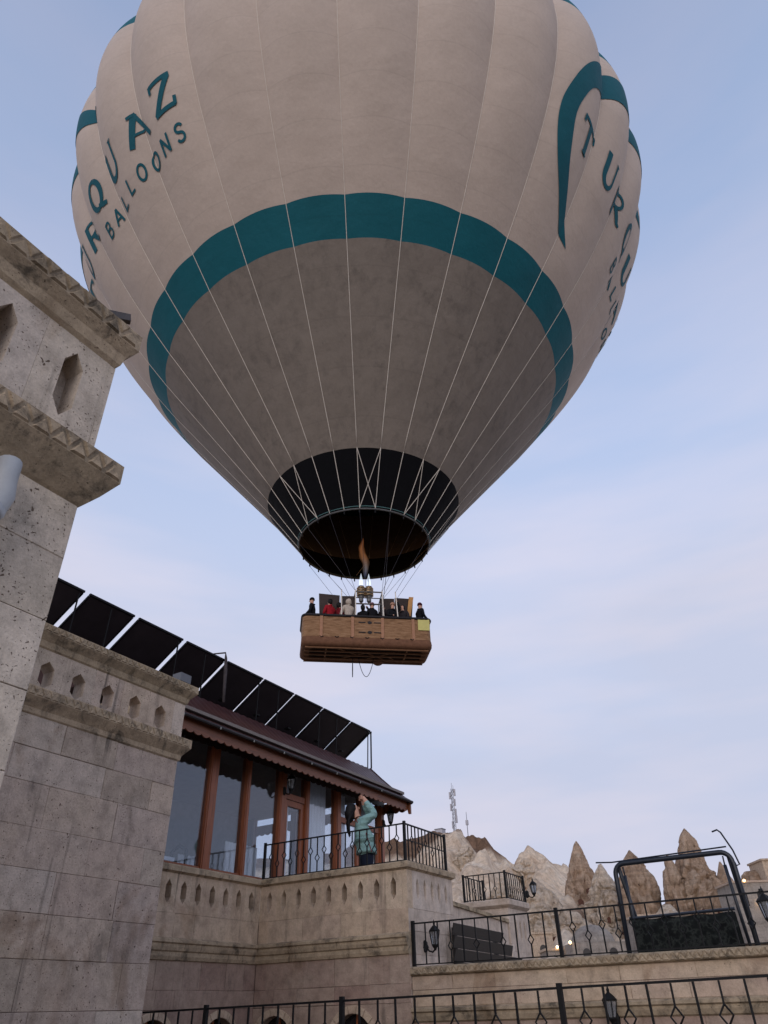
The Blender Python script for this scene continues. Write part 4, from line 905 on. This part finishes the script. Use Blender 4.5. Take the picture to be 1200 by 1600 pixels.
def letter(nm, az, wdeg, h0, h1, parent):
    asp = wdeg*math.pi/180*r0((h0+h1)/2)/((h1-h0)*1.1)   # width over height
    mb = MB()
    for si, (pts, wd) in enumerate(strokes(nm)):
        ws = wd if isinstance(wd, list) else [wd]*len(pts)
        P = [((p[0]-.5)*asp, p[1], w_) for p, w_ in zip(pts, ws)]; Q = []
        for i in range(len(P)-1):     # resample finely so that the strokes follow the bulging fabric
            a, b = P[i], P[i+1]; n = max(1, int(math.hypot(b[0]-a[0], b[1]-a[1])/.06))
            for k in range(n): Q.append(tuple(a[j]+(b[j]-a[j])*k/n for j in range(3)))
        Q.append(P[-1]); rows = []
        for i, q in enumerate(Q):
            p0, p1 = Q[max(0,i-1)], Q[min(len(Q)-1,i+1)]; dx, dy = p1[0]-p0[0], p1[1]-p0[1]; l = math.hypot(dx, dy) or 1
            nx, ny = -dy/l, dx/l
            rows.append([surf(az+(q[0]+nx*q[2]*f)/asp*wdeg, h0+(q[1]+ny*q[2]*f)*(h1-h0), .03+.004*si) for f in (-.5,-.25,0,.25,.5)])
        mb.grid(rows)
    return mb.build('letter', PRINT, parent, True)
def crescent(az0, parent):
    out = [(5.8,27.35),(3.4,27.5),(1.2,27.75),(-2.2,28.5),(-5.6,29.5),(-7.8,30.7),(-8.3,31.9),(-6.9,33.2),(-5.0,34.3),(-2.6,35.2),(1,36.2),(5,37.0),(10,37.6),(16,37.9),(22,37.6),(27,36.6),(30.5,35.6),(32.5,34.8)]
    inn = [(5.8,27.35),(3.9,27.75),(2.3,28.2),(-.2,28.9),(-2.9,29.9),(-4.5,31.1),(-4.8,31.9),(-4.0,32.7),(-2.6,33.5),(-.6,34.1),(2.4,34.7),(6,35.3),(10.5,35.8),(16,36.2),(21.5,36.0),(26,35.5),(29.5,35.0),(32.5,34.8)]
    def res(c): 
        o = []
        for i in range(len(c)-1):
            n = max(1, int(abs(c[i+1][0]-c[i][0])/.45), 4)
            for k in range(n): o.append((i+k/n))
        return o
    ts = sorted(set([round(x*8)/8 for x in np.arange(0, len(out)-1, .125)]+[len(out)-1]))
    def at(c, t):
        i = min(int(t), len(c)-2); f = t-i
        p = [c[max(0,i-1)], c[i], c[i+1], c[min(len(c)-1,i+2)]]
        return tuple(.5*((2*p[1][j])+(-p[0][j]+p[2][j])*f+(2*p[0][j]-5*p[1][j]+4*p[2][j]-p[3][j])*f*f+(-p[0][j]+3*p[1][j]-3*p[2][j]+p[3][j])*f**3) for j in (0,1))
    rows = []
    for t in ts:
        a, b = at(out, t), at(inn, t); n = 12
        rows.append([surf(az0+a[0]+(b[0]-a[0])*k/n, a[1]+(b[1]-a[1])*k/n, .025) for k in range(n+1)])
    mb = MB(); mb.grid(rows); mb.build('crescent_print', PRINT, parent, True)
for az0 in (45.7,-84.2,165.7):
    for nm, da in zip('TURQUAZ', (0,8.5,16,24.3,32.3,41.6,49)): letter(nm, az0+da, 5.2 if nm in 'TRZA' else 4.9, 30.75, 32.25, bal)
    for k, nm in enumerate('balloons'): letter(nm, az0+24+k*3.77, 2.3, 29.4, 30.1, bal)
    crescent(az0, bal)

# ------------------------------------------------------------------ basket
BU = Vector((3.71,3.06,0)).normalized(); BV = Vector((-BU.y,BU.x,0))     # long axis, and away from the camera
BB = Vector((BC.x,BC.y,10.94)); BL, BW_, BH = 4.8, 1.56, 1.2
def bp(a, b, z): return BB+BU*a+BV*b+Z*z
def rrect(l, w_, r, n=5):
    o = []
    for cx, cy, a0 in ((l/2-r,w_/2-r,0),(-l/2+r,w_/2-r,90),(-l/2+r,-w_/2+r,180),(l/2-r,-w_/2+r,270)):
        for k in range(n+1): a = R(a0+90*k/n); o.append((cx+r*math.cos(a), cy+r*math.sin(a)))
    return o
m, t, b = base('wicker', .7, .25); g = N(t, 'ShaderNodeNewGeometry').outputs['Position']
wv = N(t, 'ShaderNodeTexWave', bands_direction='Z'); wv.inputs['Scale'].default_value = 9; wv.inputs['Distortion'].default_value = 1.2; LK(t, g, wv.inputs['Vector'])
wn = noise_n(t, 3, 6, .65, wpos(t, (1, 1, 5)))
c = mixc(t, 1.0, ramp(t, wn, [(.3, lin((128,94,66))), (.5, lin((166,126,92))), (.72, lin((188,148,114)))]), ramp(t, wv.outputs['Fac'], [(.0, BW(.72)), (.6, BW(1.05))]), 'MULTIPLY')
LK(t, c, b.inputs['Base Color']); bump(t, b, wv.outputs['Fac'], .02, .8); WICK = m
LEATH = plain('tan_leather', (160,116,88), .6, .3, .2, 8); LEATHD = plain('brown_suede', (112,78,58), .8, .2, .3, 7); DARKU = plain('basket_underside', (44,32,26), .9, .1, .3, 5)
RUNN = plain('runner_wood', (128,92,66), .7, .2, .25, 6); PAD = plain('rim_padding', (30,28,32), .6, .3, .2)
bk = MB(); rows = []
for z, e in ((.16,-.02),(.3,0),(.6,.0),(.9,.0),(1.2,.02)): rows.append([bp(x+e*(1 if x > 0 else -1), y+e*(1 if y > 0 else -1), z) for x, y in rrect(BL,BW_,.2)])
for z, e in ((1.2,-.05),(.2,-.05)): rows.append([bp(x+e*(1 if x > 0 else -1), y+e*(1 if y > 0 else -1), z) for x, y in rrect(BL,BW_,.2)])
bk.grid(rows, cu=True); bk.face([bp(x,y,.2) for x, y in rrect(BL-.1,BW_-.1,.2)]); basket = bk.build('basket', WICK, bal, False)
rows = []
for z, e in ((.34,.012),(.2,.03),(.1,.02),(.03,-.03),(.0,-.12),(.0,-.3)): rows.append([bp(x*(1+2*e/BL), y*(1+2*e/BW_), z) for x, y in rrect(BL,BW_,.22)])
mb = MB(); mb.grid(rows, cu=True); mb.build('scuff_leather', LEATHD, basket, True)
mb = MB(); mb.face([bp(x*.94,y*.88,.012) for x, y in rrect(BL,BW_,.2)]); mb.build('underside', DARKU, basket)
mb = MB(); mb.tube([bp(x,y,1.2) for x, y in rrect(BL+.03,BW_+.03,.22,7)], .055, 8, closed=True); mb.build('padded_rim', PAD, basket, True)
for y in (-.62,-.3,.02,.34,.64):
    mb = MB(); mb.bar(bp(-BL/2+.12,y,-.02), bp(BL/2-.12,y,-.02), .05, .05); mb.build('runner', RUNN, basket)
for x in (-1.5,1.5):
    mb = MB(); mb.bar(bp(x,-.62,-.004), bp(x,.64,-.004), .05, .03); mb.build('cross_runner', RUNN, basket)
for x0, x1, y0, y1 in ((-1.2,-.3,-.6,0),(-.9,.1,.34,-.28),(-.1,.7,-.3,.3),(.1,1.0,.3,-.3),(.8,1.4,0,.62)):
    mb = MB(); mb.bar(bp(x0,y0,-.004), bp(x1,y1,-.004), .035, .02); mb.build('floor_brace', RUNN, basket)
for x in (-1.72,-.56,.56,1.72):
    mb = MB(); mb.bar(bp(x,-BW_/2-.012,.3), bp(x,-BW_/2-.03,1.19), .11, .03, up=-BV); mb.build('leather_strap', LEATH, basket)
for z in (.56,.96):
    mb = MB(); c = bp(.08,-BW_/2-.005,z); mb.prism([(.085*math.cos(2*math.pi*k/14), .06*math.sin(2*math.pi*k/14)) for k in range(14)], lambda a, zz, d: c+BU*a+Z*zz-BV*d, 0, .012); mb.build('foot_hole', PAD, basket)
    for s_ in (-1, 1):
        mb = MB(); mb.bar(bp(.08+s_*.16,-BW_/2-.012,z), bp(.08+s_*.42,-BW_/2-.012,z), .02, .035); mb.build('rope_grip', PAD, basket)
for k in range(7):
    x = -1.9+.56*k+.2; c = bp(x,-BW_/2-.02,.33); mb = MB(); mb.tube([c+BU*-.07+Z*.02, c-BV*.025-Z*.02, c+BU*.07+Z*.02], .016, 5); mb.build('rope_handle', PAD, basket)
mb = MB(); mb.prism([(1.9,.72),(2.34,.72),(2.35,1.17),(1.91,1.18)], lambda a, zz, d: bp(a,-BW_/2-d,zz), .02, .035); mb.build('yellow_panel', plain('yellow_vinyl',(196,186,110),.5,.4,.08), basket)
# burner frame, side screens, burners
FRM = plain('steel_tube', (120,118,116), .4, .5, .1, metal=.6); SCR = plain('brown_screen', (56,44,40), .6, .3, .3, 4)
for a_, b_ in ((-.42,-.5),(.62,-.5),(-.42,.5),(.62,.5)):
    mb = MB(); mb.tube([bp(a_,b_,1.15), bp(a_,b_,2.42)], .025, 6); mb.build('frame_post', FRM, bal)
mb = MB(); mb.tube([bp(-.42,-.5,2.42),bp(.62,-.5,2.42),bp(.62,.5,2.42),bp(-.42,.5,2.42)], .03, 6, closed=True); mb.tube([bp(-.42,-.5,1.9),bp(.62,-.5,1.9)], .02, 6); mb.tube([bp(-.42,0,2.42),bp(.62,0,2.42)], .02, 6); mb.build('burner_frame', FRM, bal)
for x0, x1, tz, sk in ((-1.72,-.98,2.5,.06),(-.94,-.36,2.48,.0),(.60,1.18,2.44,.0),(1.2,1.84,2.5,-.12)):
    mb = MB(); y = .28
    P = [bp(x0,y,1.1),bp(x1,y,1.1),bp(x1+(.1 if x1 > 1.5 else 0),y-.25,tz-abs(sk)*.3+.02),bp(x0-(.08 if x0 < -1.5 else 0),y-.25,tz+.05*(x0 < -1.5))]
    mb.face(P); mb.face([p+BV*.02 for p in P][::-1])
    for i in range(4): mb.face([P[i],P[(i+1)%4],P[(i+1)%4]+BV*.02,P[i]+BV*.02])
    mb.build('wind_screen', SCR, bal)
mb = MB(); P = [bp(1.66,.0,1.75),bp(1.82,.1,1.75),bp(1.96,.02,2.56),bp(1.76,-.06,2.52)]; mb.face(P); mb.face([p+BV*.015 for p in P][::-1]); mb.build('lit_screen_face', plain('golden_lit_screen',(206,150,88),.6), bal)  # inner face of the right screen, its golden light put into the colour
BRS = plain('burner_steel', (190,160,120), .3, .5, .2, 9, metal=.7)  # coil steel with the golden light on it put into the colour
for x in (-.14,.17):
    c = bp(x,0,2.42); g = MB(); g.lathe([(.06,-.2),(.09,-.15),(.09,0),(.05,.03),(.13,.06),(.15,.25),(.145,.45),(.12,.5)], c, 14); bu = g.build('burner', FRM, bal, True)
    for k in range(5):
        mb = MB(); mb.tube([(c.x+.16*math.cos(q),c.y+.16*math.sin(q),c.z+.1+.075*k) for q in [2*math.pi*j/16 for j in range(16)]], .022, 6, closed=True); mb.build('coil', BRS, bu, True)
mb = MB(); mb.tube([bp(.16,0,2.9),bp(.17,0,3.3)], .012, 5); mb.lathe([(.01,-.04),(.03,0),(.01,.04)], bp(.17,0,3.32), 6); mb.build('aerial', IRON, bal)
# flame, and its light inside the envelope
m = bpy.data.materials.new('burner_flame'); m.use_nodes = True; t = m.node_tree; t.nodes.clear()
em = N(t, 'ShaderNodeEmission'); tr = N(t, 'ShaderNodeBsdfTransparent'); mi = N(t, 'ShaderNodeMixShader'); mi.inputs[0].default_value = .011
gz = N(t, 'ShaderNodeTexCoord').outputs['Object']; sz = N(t, 'ShaderNodeSeparateXYZ'); LK(t, gz, sz.inputs[0])
hr = N(t, 'ShaderNodeMapRange'); hr.inputs['From Max'].default_value = 2.0; LK(t, sz.outputs['Z'], hr.inputs['Value'])
LK(t, ramp(t, hr.outputs[0], [(0, (.35,.5,1,1)), (.15, (.7,.6,.6,1)), (.4, (1,.42,.18,1)), (1, (1,.3,.1,1))]), em.inputs['Color']); em.inputs['Strength'].default_value = .6
LK(t, tr.outputs[0], mi.inputs[1]); LK(t, em.outputs[0], mi.inputs[2]); LK(t, mi.outputs[0], N(t, 'ShaderNodeOutputMaterial').inputs['Surface'])
for q_, s_ in enumerate((1.0,.82,.66,.5,.35)):
    mb = MB(); c = bp(-.02,0,3.35); rows = []
    for k in range(30):
        f = k/29; r = s_*(.02+.15*math.sin(math.pi*min(1,f*1.01))**.8*(1-.3*f)); row = []
        for jj in range(16):
            a = 2*math.pi*jj/16; e = 1+.45*noise.noise(Vector((math.cos(a)*1.3+q_*.3, math.sin(a)*1.3, f*5)))
            row.append((c.x+.08*math.sin(f*6)+r*e*math.cos(a), c.y+.06*math.cos(f*5)+r*e*math.sin(a), c.z+(1.9-.12*q_)*f+.06*q_))
        rows.append(row)
    mb.grid(rows, cu=True); mb.build('flame', m, bal, True)
m = bpy.data.materials.new('pilot_flame'); m.use_nodes = True; t = m.node_tree; t.nodes.clear()
em = N(t, 'ShaderNodeEmission'); em.inputs['Color'].default_value = (.75,.85,1,1); em.inputs['Strength'].default_value = 1.0; tr = N(t, 'ShaderNodeBsdfTransparent'); mi = N(t, 'ShaderNodeMixShader'); mi.inputs[0].default_value = .16
LK(t, tr.outputs[0], mi.inputs[1]); LK(t, em.outputs[0], mi.inputs[2]); LK(t, mi.outputs[0], N(t, 'ShaderNodeOutputMaterial').inputs['Surface'])
for x in (-.14,.17):
    mb = MB(); mb.lathe([(.03,.0),(.085,.1),(.075,.28),(.03,.5),(.005,.62)], bp(x,0,2.9), 12, cap=False); mb.build('pilot_flame', m, bal, True)
pl_ = bpy.data.lights.new('flame_light', 'POINT'); pl_.energy = 11; pl_.color = (1,.5,.2); pl_.shadow_soft_size = .4
po = bpy.data.objects.new('flame_light', pl_); col.objects.link(po); po.location = bp(.1,0,5.6)
# rigging from the ring to the burner frame, load ropes and drop line
LINE = plain('thin_line', (62,60,68), .6)
for g, (a_, b_) in ((-6,(-.95,-.5)),(-4,(-.42,-.5)),(-2,(-.42,-.5)),(0,(.0,-.5)),(2,(.62,-.5)),(4,(.62,-.5)),(6,(1.15,-.5)),(9,(1.2,.5)),(12,(.62,.5)),(14,(.1,.5)),(16,(-.42,.5)),(19,(-1.0,.5)),(11,(.62,.5)),(17,(-.42,.5))):
    a = R(BA+SEAM+GW*g); p = Vector((BC.x+2.66*math.cos(a), BC.y+2.66*math.sin(a), 15.62)); mb = MB(); mb.tube([p, bp(a_,b_,2.45)], .007, 5); mb.build('rigging_wire', LINE, bal)
for a_, b_ in ((-.95,-.45),(-.42,-.5),(.62,-.5),(1.15,-.45)):
    mb = MB(); mb.tube([bp(a_,b_,2.5), bp(a_*1.02,-BW_/2+.05,1.2)], .02, 6); mb.build('support_rope', TAPE, bal)
mb = MB(); mb.tube([bp(-.45,.3,0), bp(-.45,.3,-.42), bp(-.45,.3,-.75)], [.012,.02,.016], 6); mb.build('drop_line', PAD, bal)
mb = MB(); mb.tube([bp(-.22+.56*f, .3, -.72*math.sin(math.pi*f)**.75) for f in [k/16 for k in range(17)]], .012, 5); mb.build('rope_loop', PAD, bal)
mb = MB(); mb.lathe([(.02,-.1),(.12,-.09),(.2,-.03),(.2,.03)], bp(.55,.55,-.03), 12); mb.build('vent_cap', LEATHD, bal)
mb = MB(); mb.tube([surf(12,24,-.3), bp(.9,.2,3.5), bp(.62,.1,1.4)], .011, 5); mb.build('vent_line', LINE, bal)

# ------------------------------------------------------------------ people
def cloth(name, c, rough=.85): return plain(name, c, rough, .2, .2, 14, bmp=.004)
SKIN = plain('skin', (196,150,128), .6, .3, .06); HAIRB = plain('dark_hair', (15,12,13), .65, .25, .3, 30)
def skinmesh(name, V, E, root=0, sub=2):
    """V = {key: (pos, radius, material index)}; one continuous surface grown over the skeleton"""
    keys = list(V); idx = {k: i for i, k in enumerate(keys)}
    me = bpy.data.meshes.new(name+'_skel'); me.from_pydata([V[k][0] for k in keys], [(idx[a], idx[b]) for a, b in E], [])
    o = bpy.data.objects.new(name+'_skel', me); col.objects.link(o)
    md = o.modifiers.new('skin', 'SKIN'); md.use_smooth_shade = True
    sv = me.skin_vertices[0].data
    for i, k in enumerate(keys):
        r = V[k][1]; sv[i].radius = r if isinstance(r, tuple) else (r, r); sv[i].use_root = (i == root)
    ss = o.modifiers.new('sub', 'SUBSURF'); ss.levels = sub; ss.render_levels = sub
    dg = bpy.context.evaluated_depsgraph_get(); ev = o.evaluated_get(dg)
    out = bpy.data.meshes.new_from_object(ev); bpy.data.objects.remove(o)
    pts = []
    for a, b in E:
        A, B = Vector(V[a][0]), Vector(V[b][0])
        for f in (0,.25,.5,.75,1): pts.append((A.lerp(B, f), V[a][2] if f < .5 else V[b][2]))
    mis = []
    for p in out.polygons:
        q = p.center; mis.append(min(pts, key=lambda s: (s[0]-q).length_squared)[1])
    out.materials.clear()
    return out, mis
def person(name_label, loc, heading, mats, V, E, extra=None, group=None, sub=2):
    root = thing('person', loc, name_label, 'person', group)
    M_ = Matrix.Translation(loc) @ Matrix.Rotation(heading, 4, 'Z')
    me, mis = skinmesh('body', V, E, 0, sub)
    for mm in mats: me.materials.append(mm)
    me.polygons.foreach_set('material_index', mis); me.polygons.foreach_set('use_smooth', [True]*len(mis)); me.name = 'body'
    place('body', me, root, M_)
    if extra: extra(root, M_)
    return root
def lm(M_, pts): return [M_ @ Vector(p) for p in pts]
def ball(name, M_, c, rx, ry, rz, mat, parent, cut=None, n=14, jag=0, seed=0):
    rows = []
    for i in range(n+1):
        a = -math.pi/2+math.pi*i/n; row = []
        for k in range(n*2):
            q = 2*math.pi*k/(n*2); p = Vector((rx*math.cos(a)*math.cos(q), ry*math.cos(a)*math.sin(q), rz*math.sin(a)))
            if jag: p *= 1+jag*noise.noise(p*14+Vector((seed,0,0)))
            if cut: p = cut(p)
            row.append(M_ @ (Vector(c)+p))
        rows.append(row)
    mb = MB(); mb.grid(rows, cu=True); return mb.build(name, mat, parent, True)
# the woman in the teal coat: faces image right, leaning back, phone held up above her face
TEALC = cloth('teal_quilted_coat', (132,166,162)); JEAN = cloth('navy_trousers', (26,32,48))
t = TEALC.node_tree; wq = N(t, 'ShaderNodeTexWave', bands_direction='Z'); wq.inputs['Scale'].default_value = 3.2; wq.inputs['Distortion'].default_value = 1.5; LK(t, wpos(t), wq.inputs['Vector'])
bump(t, t.nodes['Principled BSDF'], wq.outputs['Fac'], .012, .8, bump(t, t.nodes['Principled BSDF'], noise_n(t, 7, 4, .6, wpos(t)), .05, 1.0)); SHOE = cloth('dark_shoes', (24,22,22))
V = {'pel': ((0,0,.93),(.19,.18),0),'hip': ((0,.02,.82),(.17,.16),2),'wai': ((0,-.02,1.1),(.18,.18),0),'che': ((0,-.07,1.3),(.20,.19),0),'nek0': ((0,-.12,1.46),(.11,.09),0),'nek': ((0,-.16,1.53),.055,1),'hd0': ((0,-.20,1.60),(.085,.09),1),'hd1': ((0,-.225,1.70),(.08,.085),1),'hd2': ((0,-.25,1.76),(.045,.05),1),
 'shl': ((-.17,-.08,1.43),.085,0),'ell': ((-.21,.16,1.55),.085,0),'wrl': ((-.09,.02,1.75),.065,0),'hal': ((-.06,-.03,1.84),(.035,.042),1),'fl': ((-.03,-.06,1.90),.022,1),
 'shr': ((.17,-.08,1.43),.085,0),'elr': ((.22,.17,1.53),.085,0),'wrr': ((.10,.03,1.75),.065,0),'har': ((.07,-.02,1.84),(.035,.042),1),'fr': ((.04,-.05,1.91),.022,1),
 'tl': ((-.10,.02,.70),.105,2),'kl': ((-.11,.05,.48),.075,2),'al': ((-.11,.02,.10),.05,2),'ol': ((-.12,.13,.04),.04,3),
 'tr': ((.10,.02,.70),.105,2),'kr': ((.11,.03,.48),.075,2),'ar': ((.11,.0,.10),.05,2),'or': ((.12,.11,.04),.04,3)}
E = [('pel','hip'),('pel','wai'),('wai','che'),('che','nek0'),('nek0','nek'),('nek','hd0'),('hd0','hd1'),('hd1','hd2'),('che','shl'),('shl','ell'),('ell','wrl'),('wrl','hal'),('hal','fl'),('che','shr'),('shr','elr'),('elr','wrr'),('wrr','har'),('har','fr'),('hip','tl'),('tl','kl'),('kl','al'),('al','ol'),('hip','tr'),('tr','kr'),('kr','ar'),('ar','or')]
def wx(root, M_):
    # hair hangs straight down behind the tilted head
    c = (0,-.28,1.66)
    def cut(p): return Vector((p.x, p.y-(.02 if p.z < 0 else 0), p.z*(1.0 if p.z > 0 else 2.0)))
    hair = ball('hair', M_, c, .118, .11, .12, HAIRB, root, cut, 16, .10, 3)
    for k in range(9):
        x = -.09+.0225*k; mb = MB(); mb.tube(lm(M_, [(x,-.27,1.62),(x*1.1,-.34,1.45),(x*1.15,-.33,1.3-.02*(k%3)),(x*1.1,-.30,1.2-.03*(k%2))]), [.03,.026,.018,.004], 6); mb.build('lock', HAIRB, hair, True)
    # face details on the upturned face (towards +y and up)
    mb = MB(); mb.tube(lm(M_, [(0,-.145,1.72),(0,-.118,1.69),(0,-.135,1.665)]), [.008,.016,.012], 6); mb.build('nose', SKIN, root, True)
    LIPS = bpy.data.materials.get('lips') or plain('lips', (150,84,80), .5)
    mb = MB(); mb.tube(lm(M_, [(-.022,-.13,1.635),(0,-.122,1.64),(.022,-.13,1.635)]), .007, 5); mb.build('mouth', LIPS, root, True)
    for s_ in (-1, 1):
        ball('eye', M_, (s_*.03,-.147,1.715), .012, .008, .009, HAIRB, root, n=6)
    # coat hem and seams: quilted skirt over the thighs
    rows = []
    for z, r in ((1.06,.185),(.98,.21),(.92,.22),(.86,.225),(.855,.20)):
        rows.append(lm(M_, [((r+.006*math.sin(k*2+z*40))*math.cos(2*math.pi*k/28)*1.0, .02+(r*.88)*math.sin(2*math.pi*k/28), z) for k in range(28)]))
    mb = MB(); mb.grid(rows, cu=True); mb.build('coat_skirt', TEALC, root, True)
    mb = MB(); mb.tube(lm(M_, [(.12,-.2,1.44),(.19,-.02,1.2),(.24,.08,.86)]), .008, 5); mb.build('bag_strap', plain('red_strap',(120,40,48),.6), root)
    # fingers round the phone
    for s_ in (-1, 1):
        for k in range(4):
            mb = MB(); mb.tube(lm(M_, [(s_*.055,-.05,1.845+.02*k),(s_*.075,-.085,1.855+.02*k),(s_*.05,-.112,1.86+.02*k)]), [.010,.010,.008], 6); mb.build('finger', SKIN, root, True)
        mb = MB(); mb.tube(lm(M_, [(s_*.06,-.02,1.83),(s_*.045,-.055,1.86),(s_*.03,-.07,1.885)]), [.012,.011,.009], 6); mb.build('thumb', SKIN, root, True)
wl = Vector((-8.02,12.5,1.62))
hd = math.atan2(RT.y, RT.x)-math.pi/2+R(12)
person('person in teal quilted coat leaning back on the terrace, photographing upwards with raised arms', wl, hd, [TEALC,SKIN,JEAN,SHOE], V, E, wx)
ph = MB(); M_ = Matrix.Translation(wl) @ Matrix.Rotation(hd, 4, 'Z') @ Matrix.Translation((0,-.09,1.885)) @ Matrix.Rotation(R(-62), 4, 'X')
ph.box((-.078,-.037,-.004),(.078,.037,.004), 0, M_); po_ = ph.build('mobile_phone', plain('phone_case',(150,96,80),.4), None); tag(po_, 'phone held above her face by the person in teal', 'phone')

def passenger(label, a, b, head_to, jacket, hat=None, hood=False, hair=HAIRB, arm=None, s=1.0, hz=0.0):
    loc = bp(a, b, .36+hz); JK = bpy.data.materials.get('jacket_%d_%d_%d' % jacket) or cloth('jacket_%d_%d_%d' % jacket, jacket)
    V = {'pel': ((0,0,.92),(.16,.12),0),'che': ((0,0,1.25),(.19,.13),0),'nk0': ((0,.0,1.42),(.11,.09),0),'nk': ((0,.015,1.48),.055,1),'h0': ((0,.03,1.56),(.075,.085),1),'h1': ((0,.025,1.66),(.075,.085),1),'h2': ((0,.02,1.72),(.045,.05),1),
     'tl': ((-.1,0,.7),.10,2),'kl': ((-.1,.02,.45),.07,2),'al': ((-.1,0,.06),.06,2),'tr': ((.1,0,.7),.10,2),'kr': ((.1,.02,.45),.07,2),'ar': ((.1,0,.06),.06,2)}
    E = [('pel','che'),('che','nk0'),('nk0','nk'),('nk','h0'),('h0','h1'),('h1','h2'),('pel','tl'),('tl','kl'),('kl','al'),('pel','tr'),('tr','kr'),('kr','ar')]
    for sd_, k in ((-1,'L'),(1,'R')):
        up_ = arm and k in arm
        V['s'+k] = ((sd_*.19,0,1.38),.08,0)
        if up_: V['e'+k] = ((sd_*.26,.18,1.5),.06,0); V['w'+k] = ((sd_*.12,.2,1.72),.045,0); V['d'+k] = ((sd_*.1,.19,1.8),.035,1)
        else:
            q1, q2 = rnd.uniform(-.06,.1), rnd.uniform(-.12,.08)
            V['e'+k] = ((sd_*(.27+q1*.3),.03+q1,1.12),.06,0); V['w'+k] = ((sd_*(.2-q2*.6),.22+q1,1.0+q2),.045,0); V['d'+k] = ((sd_*(.17-q2*.6),.29+q1,1.0+q2),.035,1)
        E += [('che','s'+k),('s'+k,'e'+k),('e'+k,'w'+k),('w'+k,'d'+k)]
    V = {k: (tuple(x*s for x in v[0]), v[1], v[2]) for k, v in V.items()}
    def ex(root, M_):
        if hood: ball('hood', M_, (0,-.015*s,1.62*s), .115, .115, .14, JK, root, lambda p: Vector((p.x, min(p.y,.055), p.z)), 10, .12, a)
        elif hat: ball('hat', M_, (0,.02*s,1.67*s), .095, .105, .105, bpy.data.materials.get('hat_%d_%d_%d' % hat) or cloth('hat_%d_%d_%d' % hat, hat), root, lambda p: Vector((p.x, p.y, max(p.z, -.03))), 10)
        else: ball('hair', M_, (0,-.005*s,1.65*s), .092, .1, .11, hair, root, lambda p: Vector((p.x, min(p.y,.05) if p.z < .05 else p.y, p.z*(1.4 if p.z < 0 else 1))), 10, .1, a)
        mb = MB(); mb.tube(lm(M_, [(0,.105*s,1.635*s),(0,.128*s,1.605*s),(0,.11*s,1.59*s)]), [.008,.014,.01], 5); mb.build('nose', SKIN, root, True)
        mb = MB(); mb.tube(lm(M_, [(-.1,0,1.44*s),(-.04,.09,1.43*s),(.04,.09,1.43*s),(.1,0,1.44*s),(0,-.08,1.46*s)]), .035, 6, closed=True); mb.build('collar', JK, root, True)
    person(label, loc, math.atan2(BU.y, BU.x)+R(head_to), [JK,SKIN,JEAN], V, E, ex, 'passengers in the balloon basket', 1)
passenger('passenger in black jacket and black cap at the left end of the balloon basket', -2.05, -.3, 75, (20,20,24), (16,16,20), s=1.03)
passenger('passenger in bright red jacket, second from the left in the basket', -1.38, -.35, 35, (150,26,38), arm='R')
passenger('passenger with dark hair in a deep red coat between the red and cream jackets', -1.02, -.1, 320, (110,24,34), arm='L')
passenger('passenger in cream jacket with raised hood, left of the burners', -.68, -.42, 20, (186,172,158), hood=True)
passenger('pilot in black raising an arm towards the burners', -.08, -.05, 340, (22,22,26), arm='R', s=.98)
passenger('passenger in black with a maroon woollen hat under the burners', .24, -.42, 25, (20,19,24), (96,26,46), s=.93)
passenger('passenger in dark brown coat right of the burners', .64, -.35, 300, (30,24,26), s=.92)
passenger('passenger in black coat with pale beige hat before the right screen', 1.02, -.4, 205, (22,22,26), (170,130,110), arm='L', s=.95)
passenger('passenger in charcoal jacket, dark hair, beside the golden-lit screen face', 1.45, -.3, 140, (44,40,44), s=.94)
passenger('passenger in black jacket with maroon hat at the right end of the basket', 2.1, -.35, 290, (18,18,24), (70,22,40), s=1.0)
